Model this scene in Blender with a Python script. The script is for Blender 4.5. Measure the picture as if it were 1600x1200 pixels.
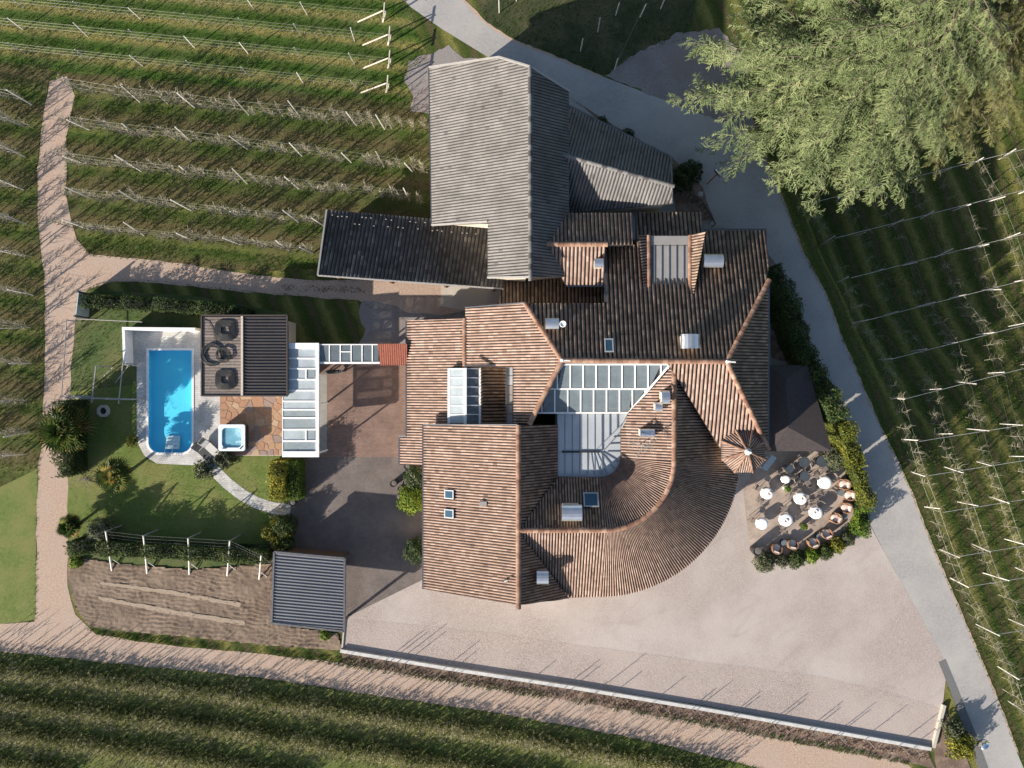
import bpy, bmesh, math, random
import numpy as np
from mathutils import Vector, Matrix
R = math.radians
random.seed(7); rng = np.random.default_rng(7)
sc = bpy.context.scene
for o in list(bpy.data.objects): bpy.data.objects.remove(o, do_unlink=True)
COL = sc.collection
# ------------------------------------------------------------------ camera, sky, sun, exposure
H = 53.3333          # drone height, looking straight down
K = 0.05             # metres per photo pixel on the ground
cam = bpy.data.cameras.new('camera'); cam.sensor_width = 36; cam.lens = 24; cam.clip_start = 0.5; cam.clip_end = 2000
camo = bpy.data.objects.new('camera', cam); COL.objects.link(camo); camo.location = (0, 0, H); sc.camera = camo
SUN_AZ = R(37.0); SUN_EL = R(21.5)     # the light travels towards +x +y (up-right in the picture)
world = bpy.data.worlds.new('World'); sc.world = world; world.use_nodes = True
wn = world.node_tree; bg = wn.nodes['Background']
sky = wn.nodes.new('ShaderNodeTexSky'); sky.sky_type = 'NISHITA'; sky.sun_disc = False
sky.sun_elevation = SUN_EL; sky.sun_rotation = math.atan2(-math.cos(SUN_AZ), -math.sin(SUN_AZ))
wn.links.new(sky.outputs[0], bg.inputs[0]); bg.inputs[1].default_value = 0.085
sun = bpy.data.lights.new('sun', 'SUN'); sun.energy = 5.0; sun.angle = R(0.53); sun.color = (1.0, 0.90, 0.78)
suno = bpy.data.objects.new('sun', sun); COL.objects.link(suno)
suno.rotation_euler = Vector((math.cos(SUN_AZ)*math.cos(SUN_EL), math.sin(SUN_AZ)*math.cos(SUN_EL), -math.sin(SUN_EL))).to_track_quat('-Z', 'Y').to_euler()
suno.location = (-60, -45, 40)
sc.view_settings.view_transform = 'Standard'; sc.view_settings.look = 'None'
sc.view_settings.exposure = 1.0; sc.view_settings.gamma = 1.0
# ------------------------------------------------------------------ placing helpers
def smooth(a, b, x):
    t = min(1.0, max(0.0, (x-a)/(b-a))); return t*t*(3-2*t)
EDGE = [(1185,225),(1200,262),(1230,332),(1252,392),(1290,462),(1312,522),(1342,592),(1372,662),(1402,722),(1422,767),(1447,832),(1472,892),(1502,962),(1532,1032),(1557,1092),(1590,1178),(1640,1300)]
EDGEW = [((px-800)*K, -(py-600)*K) for px, py in EDGE]
def edge_x(Y):
    if Y >= EDGEW[0][1]: return EDGEW[0][0] - (Y-EDGEW[0][1])*0.45 + 3.0*smooth(EDGEW[0][1], EDGEW[0][1]+6, Y)
    for (x0, y0), (x1, y1) in zip(EDGEW, EDGEW[1:]):
        if y0 >= Y >= y1: return x0 + (x1-x0)*(y0-Y)/(y0-y1)
    return EDGEW[-1][0] + (EDGEW[-1][1]-Y)*0.4
def gz(X, Y):                                   # the bank and the lower orchard on the right of the road
    d = (X-edge_x(Y))*0.9
    if d <= 0.15: return 0.0
    fade = 1-smooth(24, 34, Y)
    drop = (0.55 + 5.0*smooth(-9, 8, Y))*fade
    return -drop*smooth(0.15, 5.0, d)
def P(px, py, z=0.0):
    f = (H-z)/H
    return Vector(((px-800)*K*f, -(py-600)*K*f, z))
def PG(px, py):
    z = 0.0
    for _ in range(5):
        p = P(px, py, z); z = gz(p.x, p.y)
    return P(px, py, z)
# ------------------------------------------------------------------ object helpers
WL = {}
def tag(o, label=None, cat=None, group=None, kind=None, category=None):
    if label: o['label'] = label
    cat = cat or category
    if cat: o["category"] = cat
    if group: o['group'] = group
    if kind: o['kind'] = kind
    return o
def thing(name, label, cat, loc, rz=0.0, group=None):
    o = bpy.data.objects.new(name, None); COL.objects.link(o); o.location = loc; o.rotation_euler = (0, 0, rz)
    o.empty_display_size = 0.2
    WL[o.name] = Vector(loc)
    return tag(o, label, cat, group)
def ob(name, me, mat, parent=None, local=False, **kw):
    """link a mesh; a world-space mesh under a thing is shifted back by the thing's place"""
    o = bpy.data.objects.new(name, me); COL.objects.link(o)
    if mat and not me.materials: me.materials.append(mat)
    if parent:
        o.parent = parent
        if not local: o.location = -WL.get(parent.name, Vector((0, 0, 0)))
    WL[o.name] = Vector((0, 0, 0))
    return tag(o, **kw)
def copy_tree(o, parent=None, loc=None, rz=None, scale=None):
    c = o.copy(); COL.objects.link(c)
    if parent: c.parent = parent
    if loc is not None: c.location = loc; WL[c.name] = Vector(loc)
    if rz is not None: c.rotation_euler = (0, 0, rz)
    if scale is not None: c.scale = scale
    for ch in list(o.children): copy_tree(ch, c)
    return c
def mk(name, V, F, rnd=None):
    """fast mesh from arrays; F is an (n,k) array or a list of such arrays; rnd one value per face"""
    V = np.asarray(V, dtype=np.float32).reshape(-1, 3)
    if isinstance(F, np.ndarray): F = [F]
    F = [np.asarray(f, dtype=np.int32) for f in F if len(f)]
    me = bpy.data.meshes.new(name)
    loops = np.concatenate([f.ravel() for f in F]); tot = np.concatenate([np.full(len(f), f.shape[1], np.int32) for f in F])
    st = np.concatenate([[0], np.cumsum(tot)[:-1]]).astype(np.int32)
    me.vertices.add(len(V)); me.vertices.foreach_set('co', V.ravel())
    me.loops.add(len(loops)); me.loops.foreach_set('vertex_index', loops)
    me.polygons.add(len(tot)); me.polygons.foreach_set('loop_start', st); me.polygons.foreach_set('loop_total', tot)
    me.update(calc_edges=True)
    if rnd is not None:
        a = me.attributes.new('rnd', 'FLOAT', 'FACE'); a.data.foreach_set('value', np.asarray(rnd, np.float32))
    return me
class MB:
    """collects simple solids into one mesh"""
    def __init__(s): s.V = []; s.F = []; s.n = 0
    def add(s, V, F):
        for f in F: s.F.append(tuple(i+s.n for i in f))
        s.V += [tuple(v) for v in V]; s.n += len(V)
    def box(s, c, size, rz=0.0, M=None):
        sx, sy, sz = size[0]/2, size[1]/2, size[2]/2; V = []
        for z in (-sz, sz):
            for x, y in ((-sx,-sy),(sx,-sy),(sx,sy),(-sx,sy)):
                v = Vector((x, y, z))
                if M is not None: v = M @ v
                elif rz: v = Vector((x*math.cos(rz)-y*math.sin(rz), x*math.sin(rz)+y*math.cos(rz), z))
                V.append(v+Vector(c))
        s.add(V, [(3,2,1,0),(4,5,6,7),(0,1,5,4),(1,2,6,5),(2,3,7,6),(3,0,4,7)])
    def bar(s, a, b, w, h=None):
        """rectangular bar between two points"""
        a = Vector(a); b = Vector(b); h = h or w; d = b-a; L = d.length
        q = d.to_track_quat('X', 'Z').to_matrix()
        s.box((a+b)/2, (L, w, h), M=q)
    def tube(s, pts, rad, n=6, caps=True):
        pts = [Vector(p) for p in pts]
        rads = rad if isinstance(rad, (list, tuple)) else [rad]*len(pts)
        V = []; F = []
        for i, p in enumerate(pts):
            d = (pts[min(i+1, len(pts)-1)]-pts[max(i-1, 0)])
            q = d.to_track_quat('Z', 'Y').to_matrix()
            for k in range(n):
                a = 2*math.pi*k/n
                V.append(p + q @ Vector((rads[i]*math.cos(a), rads[i]*math.sin(a), 0)))
        for i in range(len(pts)-1):
            for k in range(n):
                k2 = (k+1) % n
                F.append((i*n+k, i*n+k2, (i+1)*n+k2, (i+1)*n+k))
        if caps:
            F.append(tuple(range(n))[::-1]); F.append(tuple((len(pts)-1)*n+k for k in range(n)))
        s.add(V, F)
    def lathe(s, c, prof, n=16):
        c = Vector(c); V = []; F = []
        for r, z in prof:
            for k in range(n):
                a = 2*math.pi*k/n; V.append(c+Vector((r*math.cos(a), r*math.sin(a), z)))
        for i in range(len(prof)-1):
            for k in range(n):
                k2 = (k+1) % n; F.append((i*n+k, i*n+k2, (i+1)*n+k2, (i+1)*n+k))
        F.append(tuple(range(n))[::-1]); F.append(tuple((len(prof)-1)*n+k for k in range(n)))
        s.add(V, F)
    def prism(s, poly, z0, z1):
        """vertical prism over a plan polygon; z0/z1 numbers or per-vertex lists"""
        n = len(poly); a = z0 if isinstance(z0, (list, tuple)) else [z0]*n; b = z1 if isinstance(z1, (list, tuple)) else [z1]*n
        ar = sum(poly[i][0]*poly[(i+1) % n][1]-poly[(i+1) % n][0]*poly[i][1] for i in range(n))
        idx = list(range(n)) if ar > 0 else list(range(n))[::-1]
        V = [(poly[i][0], poly[i][1], a[i]) for i in idx]+[(poly[i][0], poly[i][1], b[i]) for i in idx]
        F = [tuple(range(n))[::-1], tuple(range(n, 2*n))]+[(i, (i+1) % n, n+(i+1) % n, n+i) for i in range(n)]
        s.add(V, F)
    def mesh(s, name):
        me = bpy.data.meshes.new(name); me.from_pydata(s.V, [], s.F); me.update(); return me
    def build(s, name, mat, parent=None, local=False, smooth=False, **kw):
        me = s.mesh(name)
        if smooth: me.polygons.foreach_set('use_smooth', [True]*len(me.polygons))
        return ob(name, me, mat, parent, local, **kw)
def stamp(name, tv, tf, Ms, rnd=None, offs=None):
    """copies of a small template (verts tv, faces tf (m,k)) under 4x4 matrices Ms -> one mesh"""
    tv = np.asarray(tv, np.float32); tf = np.asarray(tf, np.int32); Ms = np.asarray(Ms, np.float32)
    V = np.einsum('nij,vj->nvi', Ms[:, :3, :3], tv)+Ms[:, None, :3, 3]
    F = tf[None]+(np.arange(len(Ms))*len(tv))[:, None, None]
    r = None
    if rnd is not None: r = np.repeat(np.asarray(rnd), len(tf))
    return mk(name, V.reshape(-1, 3), F.reshape(-1, tf.shape[1]), r)
def frames(pos, nrm, size, spin=None):
    """matrices whose Z axis is nrm, with a random spin, scaled"""
    pos = np.asarray(pos); n = np.asarray(nrm, float); n /= np.linalg.norm(n, axis=1)[:, None]+1e-9
    N = len(pos); r = rng.normal(size=(N, 3)); x = np.cross(n, r); x /= np.linalg.norm(x, axis=1)[:, None]+1e-9
    y = np.cross(n, x); s = np.asarray(size).reshape(-1, 1) if np.ndim(size) else size
    M = np.zeros((N, 4, 4)); M[:, :3, 0] = x*s; M[:, :3, 1] = y*s; M[:, :3, 2] = n*s; M[:, :3, 3] = pos; M[:, 3, 3] = 1
    return M
LEAF_V = np.array([(0,-.5,0),(.28,0,.1),(0,.6,-.05),(-.28,0,.1)]); LEAF_F = np.array([(0,1,2,3)])
# a little sprig: three leaves in different tilts
def _sprig():
    V = []; F = []
    for k in range(3):
        a = k*2.1
        m = Matrix.Rotation(a, 3, 'Z') @ Matrix.Rotation(0.5, 3, 'X')
        for v in LEAF_V: V.append(m @ Vector((v[0], v[1]+.35, v[2])))
        F.append((4*k, 4*k+1, 4*k+2, 4*k+3))
    return np.array([tuple(v) for v in V]), np.array(F)
SPRIG_V, SPRIG_F = _sprig()
def _tuft(n=5):
    V = []; F = []
    for k in range(n):
        a = k*2*math.pi/n+.3; l = .45+.25*((k*37) % 5)/5
        c, s = math.cos(a), math.sin(a)
        V += [(-.09*s, .09*c, 0), (.09*s, -.09*c, 0), (l*c*.75, l*s*.75, .55+.35*((k*53) % 7)/7)]
        F.append((3*k, 3*k+1, 3*k+2))
    return np.array(V), np.array(F)
TUFT_V, TUFT_F = _tuft()
def inpoly(x, y, poly):
    x = np.asarray(x); y = np.asarray(y); ins = np.zeros(x.shape, bool); n = len(poly); j = n-1
    for i in range(n):
        xi, yi = poly[i]; xj, yj = poly[j]
        c = ((yi > y) != (yj > y)) & (x < (xj-xi)*(y-yi)/((yj-yi) if yj != yi else 1e-9)+xi)
        ins ^= c; j = i
    return ins
# ------------------------------------------------------------------ materials
def nmat(name):
    m = bpy.data.materials.new(name); m.use_nodes = True; nt = m.node_tree
    return m, nt, nt.nodes['Principled BSDF']
def ramp(nt, fac, stops, interp='LINEAR'):
    r = nt.nodes.new('ShaderNodeValToRGB'); cr = r.color_ramp; cr.interpolation = interp
    while len(cr.elements) < len(stops): cr.elements.new(.5)
    for e, (p, c) in zip(cr.elements, stops): e.position = p; e.color = (*c, 1)
    nt.links.new(fac, r.inputs[0]); return r.outputs[0]
def noise(nt, scale, detail=4, rough=.6, vec=None, dist=0):
    n = nt.nodes.new('ShaderNodeTexNoise'); n.inputs['Scale'].default_value = scale; n.inputs['Detail'].default_value = detail
    n.inputs['Roughness'].default_value = rough; n.inputs['Distortion'].default_value = dist
    if vec is None:
        g = nt.nodes.new('ShaderNodeNewGeometry'); vec = g.outputs['Position']
    nt.links.new(vec, n.inputs['Vector']); return n.outputs[0]
def mixc(nt, fac, a, b, mode='MIX'):
    m = nt.nodes.new('ShaderNodeMix'); m.data_type = 'RGBA'; m.blend_type = mode
    for s, v in ((m.inputs[0], fac), (m.inputs[6], a), (m.inputs[7], b)):
        if isinstance(v, (int, float)): s.default_value = v
        elif isinstance(v, tuple): s.default_value = (*v, 1)
        else: nt.links.new(v, s)
    return m.outputs[2]
def math_(nt, op, a, b=0.0, c=None):
    m = nt.nodes.new('ShaderNodeMath'); m.operation = op
    for s, v in zip(m.inputs, (a, b, c if c is not None else 0.0)):
        if isinstance(v, (int, float)): s.default_value = v
        else: nt.links.new(v, s)
    return m.outputs[0]
def bump(nt, bsdf, h, strength=.4, dist=.02):
    b = nt.nodes.new('ShaderNodeBump'); b.inputs['Strength'].default_value = strength; b.inputs['Distance'].default_value = dist
    nt.links.new(h, b.inputs['Height']); nt.links.new(b.outputs[0], bsdf.inputs['Normal'])
def M(name, c1, c2=None, scale=3.0, rough=.8, metal=0.0, bmp=0.0, bscale=40.0, big=None, detail=5, lo=.3, hi=.7):
    """two-tone noisy surface; big = (scale, colour, amount) adds large blotches"""
    m, nt, b = nmat(name); c2 = c2 or tuple(x*.75 for x in c1)
    col = ramp(nt, noise(nt, scale, detail), [(lo, c2), (hi, c1)])
    if big:
        f = ramp(nt, noise(nt, big[0], 3), [(.42, (0, 0, 0)), (.62, (big[2],)*3)])
        col = mixc(nt, f, col, big[1])
    nt.links.new(col, b.inputs['Base Color']); b.inputs['Roughness'].default_value = rough; b.inputs['Metallic'].default_value = metal
    if bmp: bump(nt, b, noise(nt, bscale, 4), bmp, .03)
    return m
def MR(name, stops, rough=.75, nscale=None, namt=.35, transl=0.0, bmp=0, spec=.3):
    """colour picked per piece from the face attribute rnd"""
    m, nt, b = nmat(name); a = nt.nodes.new('ShaderNodeAttribute'); a.attribute_name = 'rnd'
    col = ramp(nt, a.outputs['Fac'], stops)
    if nscale:
        f = ramp(nt, noise(nt, nscale, 4), [(.35, (1-namt,)*3), (.65, (1+namt*.5,)*3)])
        col = mixc(nt, 1.0, col, f, 'MULTIPLY')
    nt.links.new(col, b.inputs['Base Color']); b.inputs['Roughness'].default_value = rough
    b.inputs['Specular IOR Level'].default_value = spec
    if bmp: bump(nt, b, noise(nt, 60, 3), bmp, .02)
    if transl:
        t = nt.nodes.new('ShaderNodeBsdfTranslucent'); mx = nt.nodes.new('ShaderNodeMixShader'); mx.inputs[0].default_value = transl
        nt.links.new(col, t.inputs[0]); nt.links.new(b.outputs[0], mx.inputs[1]); nt.links.new(t.outputs[0], mx.inputs[2])
        nt.links.new(mx.outputs[0], nt.nodes['Material Output'].inputs[0])
    return m
def MS(name, d, spacing, off, stops, wob=.35, n1=1.2, n2=9.0, amt=.55, dry=None):
    """field surface with bands at a given spacing across direction d (world metres)"""
    m, nt, b = nmat(name); g = nt.nodes.new('ShaderNodeNewGeometry')
    dp = nt.nodes.new('ShaderNodeVectorMath'); dp.operation = 'DOT_PRODUCT'; nt.links.new(g.outputs['Position'], dp.inputs[0])
    dp.inputs[1].default_value = (d[0], d[1], 0)
    w = math_(nt, 'MULTIPLY', math_(nt, 'SUBTRACT', noise(nt, n1, 3), .5), wob*2)
    s = math_(nt, 'ADD', math_(nt, 'ADD', dp.outputs['Value'], -off), w)
    fr = math_(nt, 'FRACT', math_(nt, 'DIVIDE', s, spacing))
    col = ramp(nt, fr, stops)
    f = ramp(nt, noise(nt, n2, 6, .7), [(.3, (1-amt,)*3), (.7, (1+amt*.7,)*3)])
    col = mixc(nt, 1.0, col, f, 'MULTIPLY')
    if dry:
        f2 = ramp(nt, noise(nt, .45, 4, .65), [(.45, (0, 0, 0)), (.62, (dry[1],)*3)])
        col = mixc(nt, f2, col, dry[0])
    nt.links.new(col, b.inputs['Base Color']); b.inputs['Roughness'].default_value = .95; b.inputs['Specular IOR Level'].default_value = .1
    bump(nt, b, noise(nt, 14, 6, .7), .8, .12)
    return m
def MBrick(name, c1, c2, mortar, bw, bh, rot=0.0, ms=.012, rough=.85):
    m, nt, b = nmat(name); g = nt.nodes.new('ShaderNodeNewGeometry')
    mp = nt.nodes.new('ShaderNodeMapping'); mp.inputs['Rotation'].default_value = (0, 0, rot); nt.links.new(g.outputs['Position'], mp.inputs[0])
    t = nt.nodes.new('ShaderNodeTexBrick'); nt.links.new(mp.outputs[0], t.inputs['Vector'])
    t.inputs['Color1'].default_value = (*c1, 1); t.inputs['Color2'].default_value = (*c2, 1); t.inputs['Mortar'].default_value = (*mortar, 1)
    t.inputs['Scale'].default_value = 1; t.inputs['Mortar Size'].default_value = ms; t.inputs['Brick Width'].default_value = bw; t.inputs['Row Height'].default_value = bh
    f = ramp(nt, noise(nt, .6, 5, .65), [(.3, (.72,)*3), (.7, (1.22,)*3)])
    col = mixc(nt, 1.0, t.outputs[0], f, 'MULTIPLY')
    nt.links.new(col, b.inputs['Base Color']); b.inputs['Roughness'].default_value = rough
    bump(nt, b, math_(nt, 'SUBTRACT', 1.0, t.outputs['Fac']), .5, .01)
    return m
def MGlass(name, tint, alpha=.35, rough=.05):
    m, nt, b = nmat(name); b.inputs['Base Color'].default_value = (*tint, 1); b.inputs['Roughness'].default_value = rough
    t = nt.nodes.new('ShaderNodeBsdfTransparent'); mx = nt.nodes.new('ShaderNodeMixShader')
    f = ramp(nt, noise(nt, 1.3, 3), [(.3, (alpha*.8,)*3), (.7, (min(1, alpha*1.2),)*3)])
    nt.links.new(f, mx.inputs[0]); nt.links.new(t.outputs[0], mx.inputs[1]); nt.links.new(b.outputs[0], mx.inputs[2])
    nt.links.new(mx.outputs[0], nt.nodes['Material Output'].inputs[0])
    return m
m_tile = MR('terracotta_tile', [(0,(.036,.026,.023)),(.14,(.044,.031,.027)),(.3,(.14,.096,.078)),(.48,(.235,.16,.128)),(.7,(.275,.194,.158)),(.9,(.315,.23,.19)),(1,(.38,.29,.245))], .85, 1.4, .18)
m_tile_shade = MR('shaded_brown_tile', [(0,(.036,.028,.025)),(.14,(.044,.034,.029)),(.3,(.11,.08,.064)),(.48,(.185,.128,.098)),(.75,(.24,.17,.128)),(1,(.34,.25,.19))], .85, 1.4, .28)  # darker tile copy; shade of north and east slopes put into its colours
m_ridge = MR('ridge_tile', [(0,(0.187,0.101,0.068)),(.5,(0.274,0.158,0.108)),(1,(0.346,0.223,0.158))], .85, 3, .3)
m_tile_gray = MR('grey_concrete_tile', [(0,(.06,.058,.06)),(.14,(.065,.062,.065)),(.3,(.08,.077,.08)),(.36,(.125,.12,.12)),(.48,(.15,.145,.142)),(1,(.185,.178,.172))], .85, .7, .22)
m_tile_black = MR('black_tile', [(0,(0.018,0.018,0.021)),(.3,(0.030,0.030,0.036)),(.7,(0.060,0.060,0.068)),(.95,(0.105,0.102,0.099)),(1,(0.195,0.180,0.165))], .5, .5, .5)
m_redtile = M('red_shingle', (.20,.07,.045), (.15,.05,.035), 8, .8)
m_board = M('dark_fascia', (.06,.045,.04), (.035,.028,.026), 8, .7)
m_fascia_lt = M('pale_verge_trim', (.36,.34,.32), (.28,.27,.26), 4, .6)
m_gutter = M('grey_metal_gutter', (.16,.16,.17), (.10,.10,.11), 5, .45, .6)
m_wall = M('cream_plaster', (.62,.55,.45), (.54,.47,.38), 1.2, .9, bmp=.2)
m_wallwood = M('brown_boarding', (.16,.085,.04), (.09,.05,.027), 6, .85)
m_zinc = M('zinc_sheet', (.43,.46,.48), (.37,.40,.425), .8, .5, .0, detail=3)
m_seam = M('zinc_seam', (.22,.24,.26), (.16,.18,.2), 3, .5, .2)
m_tin = M('grey_standing_seam', (.30,.285,.27), (.26,.245,.235), 1.5, .6)
m_glass = MGlass('roof_glass', (.15,.185,.205), .75, .1)
m_glassd = M('window_glass', (.045,.10,.15), (.03,.07,.11), .7, .08)
m_poly = MGlass('polycarbonate', (.34,.40,.44), .55, .25)
m_polyw = MGlass('white_polycarbonate', (.44,.50,.53), .74, .3)
m_white = M('white_paint', (.80,.80,.79), (.74,.74,.73), 2, .5)
m_silver = M('stainless_sheet', (.72,.73,.75), (.6,.61,.63), 3, .32, .85)
m_greymetal = M('grey_corrugated_sheet', (.185,.19,.205), (.15,.155,.17), .7, .55, .1)
m_darkmetal = M('dark_brown_corrugated_sheet', (.055,.05,.05), (.04,.037,.038), .8, .5, .1)
m_deck = MR('composite_boards', [(0,(.20,.165,.145)),(1,(.27,.225,.195))], .8, 5, .25)
m_black = M('black_rubber', (.022,.025,.028), (.014,.016,.018), 12, .6)
m_canopy = M('dark_bitumen_shingle', (.062,.05,.05), (.036,.03,.031), 7, .95, bmp=.4, bscale=30)
m_asphalt = M('pale_asphalt', (.36,.348,.335), (.28,.27,.262), 5, .92, bmp=.4, bscale=45, big=(.22, (.41,.39,.365), .7), detail=9)
m_patch = M('tarred_patch', (.15,.15,.15), (.12,.12,.12), 4, .9, bmp=.2)
def gravel_mat(name, c1, c2, scale, bsc, big):
    """gravel with faint curved wheel tracks and blotches"""
    m, nt, b = nmat(name); col = ramp(nt, noise(nt, scale, 10), [(.38, c2), (.64, c1)])
    col = mixc(nt, ramp(nt, noise(nt, .13, 4), [(.42, (0,0,0)), (.62, (.75,)*3)]), col, big)
    col = mixc(nt, ramp(nt, noise(nt, .55, 6, .7), [(.5, (0,0,0)), (.72, (.45,)*3)]), col, tuple(x*.78 for x in c1))
    g = nt.nodes.new('ShaderNodeNewGeometry')
    for cx, cy, sc_, w in ((6.0, 6.0, .55, .3), (38.0, -34.0, .5, .28)):
        v = nt.nodes.new('ShaderNodeVectorMath'); v.operation = 'DISTANCE'; nt.links.new(g.outputs['Position'], v.inputs[0]); v.inputs[1].default_value = (cx, cy, 0)
        d = math_(nt, 'ADD', v.outputs['Value'], math_(nt, 'MULTIPLY', noise(nt, .25, 2), 2.4))
        f = math_(nt, 'FRACT', math_(nt, 'MULTIPLY', d, sc_))
        line = ramp(nt, f, [(0, (0,0,0)), (.06, (w,)*3), (.14, (w,)*3), (.22, (0,0,0))])
        msk = ramp(nt, noise(nt, .35, 4), [(.48, (0,0,0)), (.62, (1,1,1))])
        col = mixc(nt, mixc(nt, 1.0, line, msk, 'MULTIPLY'), col, tuple(x*.72 for x in c1))
    nt.links.new(col, b.inputs['Base Color']); b.inputs['Roughness'].default_value = .95; bump(nt, b, noise(nt, bsc, 4), .9, .03)
    return m
m_gravel = gravel_mat('pinkish_gravel', (.455,.39,.355), (.29,.245,.222), 16, 24, (.47,.42,.39))
m_gravel2 = gravel_mat('coarse_gravel', (.44,.372,.335), (.26,.215,.195), 11, 15, (.42,.36,.325))
m_gravel3 = M('grey_gravel', (.30,.275,.26), (.19,.17,.165), 10, .95, bmp=.8, bscale=18, detail=8, big=(.5,(.20,.16,.145),.6))
m_dirt = M('sandy_track', (.49,.36,.275), (.33,.24,.185), 8, .95, bmp=.8, bscale=18, big=(.35, (.40,.31,.25), .75), detail=9, lo=.36, hi=.66)
m_soil = M('tilled_soil', (.215,.155,.112), (.10,.073,.054), 7, .98, bmp=.8, bscale=12, detail=10, big=(.6,(.27,.205,.15),.6))
m_bed = M('bark_mulch', (.20,.135,.10), (.085,.06,.048), 14, .98, bmp=1.0, bscale=20, detail=8, big=(1.2,(.30,.22,.17),.6))
m_conc = M('concrete_slab', (.50,.46,.40), (.42,.385,.335), 1.3, .9, bmp=.15, big=(.4,(.40,.355,.30),.5))
m_conc_g = M('grey_concrete', (.30,.29,.27), (.23,.225,.21), 2.5, .9, bmp=.2)
m_wallstone = M('whitewashed_concrete', (.60,.59,.57), (.42,.42,.41), 3, .85, bmp=.3)
m_brick = MBrick('brick_pavers', (.27,.165,.125), (.20,.125,.10), (.13,.10,.085), .20, .10)
m_sett = MBrick('granite_setts', (.185,.15,.135), (.145,.12,.11), (.10,.085,.08), .14, .12, R(20))
m_paver = MBrick('pale_pavers', (.56,.55,.52), (.47,.46,.44), (.36,.35,.33), .24, .16, R(5))
m_lawn = M('mown_lawn', (.14,.185,.035), (.085,.13,.022), 3.2, .95, bmp=1.0, bscale=45, big=(.35,(.185,.185,.055),.8), detail=9)
m_meadow = M('rough_grass', (.075,.115,.025), (.04,.068,.015), 2.5, .95, bmp=1.0, bscale=14, big=(.3,(.14,.13,.05),.6), detail=8)
m_grass = MR('grass_blades', [(0,(.028,.06,.010)),(.35,(.055,.115,.017)),(.6,(.10,.16,.028)),(.8,(.19,.20,.06)),(1,(.30,.26,.12))], .8, transl=.2, spec=.15)
m_strip = MR('dry_grass', [(0,(.12,.11,.045)),(.5,(.23,.20,.085)),(1,(.36,.31,.15))], .85, transl=.2, spec=.1)
m_leaf = MR('hedge_leaf', [(0,(.018,.035,.01)),(.4,(.04,.07,.016)),(.75,(.08,.115,.025)),(1,(.15,.17,.045))], .6, transl=.2)
m_leafy = MR('yellow_green_leaf', [(0,(.055,.075,.012)),(.35,(.14,.16,.02)),(.75,(.28,.26,.03)),(1,(.42,.36,.05))], .6, transl=.25)
m_leaflime = MR('lime_leaf', [(0,(.05,.10,.012)),(.4,(.13,.21,.02)),(1,(.30,.36,.05))], .6, transl=.25)
m_leafg = MR('grey_green_leaf', [(0,(.04,.055,.025)),(.5,(.10,.12,.06)),(1,(.20,.21,.12))], .65, transl=.2)
m_leafv = MR('variegated_leaf', [(0,(.02,.04,.012)),(.55,(.05,.085,.025)),(.8,(.11,.15,.06)),(1,(.30,.32,.20))], .5, transl=.2)
m_needle = MR('conifer_needles', [(0,(.038,.06,.022)),(.3,(.085,.12,.045)),(.65,(.16,.20,.085)),(1,(.27,.295,.14))], .65, transl=.06)
m_needle2 = MR('golden_conifer_needles', [(0,(.045,.05,.018)),(.4,(.11,.12,.042)),(1,(.22,.215,.085))], .7, transl=.12)
m_palm = MR('palm_leaf', [(0,(.025,.045,.012)),(.5,(.06,.10,.02)),(.85,(.13,.18,.04)),(1,(.42,.28,.08))], .5, transl=.2)
m_bark = M('bark', (.13,.10,.08), (.07,.055,.045), 10, .95, bmp=.6)
m_twig = MR('pale_twig', [(0,(.12,.105,.07)),(.5,(.24,.215,.15)),(1,(.38,.35,.27))], .9)
m_twigd = M('bare_branch', (.36,.31,.27), (.24,.20,.175), 6, .9)
m_post = M('pale_concrete_post', (.68,.65,.60), (.55,.52,.48), 5, .85)
m_timber = M('weathered_timber', (.58,.51,.43), (.42,.36,.30), 6, .9)
m_timberg = M('grey_timber', (.36,.34,.33), (.24,.23,.22), 6, .9)
m_wire = M('galvanised_wire', (.22,.22,.21), (.16,.16,.16), 5, .5, .3)
m_cable = M('pale_cable', (.50,.49,.46), (.4,.4,.38), 5, .7)
m_cloth = M('white_tablecloth', (.84,.84,.83), (.80,.80,.79), 3, .9)
m_cushion = M('pale_pink_cushion', (.66,.56,.50), (.6,.5,.45), 3, .9)
m_wicker = M('brown_wicker', (.34,.19,.11), (.20,.11,.065), 25, .8, bmp=.5)
m_seat = M('taupe_chair_slats', (.24,.20,.175), (.17,.145,.13), 10, .8)
m_tabledk = M('dark_glass_tabletop', (.07,.085,.095), (.05,.06,.07), 3, .25)
m_pot = M('dark_planter', (.045,.04,.038), (.03,.028,.027), 6, .7)
m_potlt = M('grey_pot_soil', (.17,.15,.14), (.11,.10,.09), 12, .95)
m_red = M('red_paint', (.45,.02,.02), (.38,.015,.015), 4, .5)
m_chrome = M('mirror_dome', (.75,.77,.8), (.7,.72,.75), 2, .12, 1.0)
m_spa = M('acrylic_shell', (.78,.85,.88), (.62,.76,.82), 1.4, .3)
m_poolfloor = M('pool_liner', (.10,.66,.88), (.08,.60,.84), .8, .6)
m_lounge = M('charcoal_sling', (.05,.055,.055), (.04,.042,.044), 10, .8)
m_lounge2 = M('light_grey_sling', (.55,.54,.5), (.5,.49,.46), 6, .8)
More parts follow.
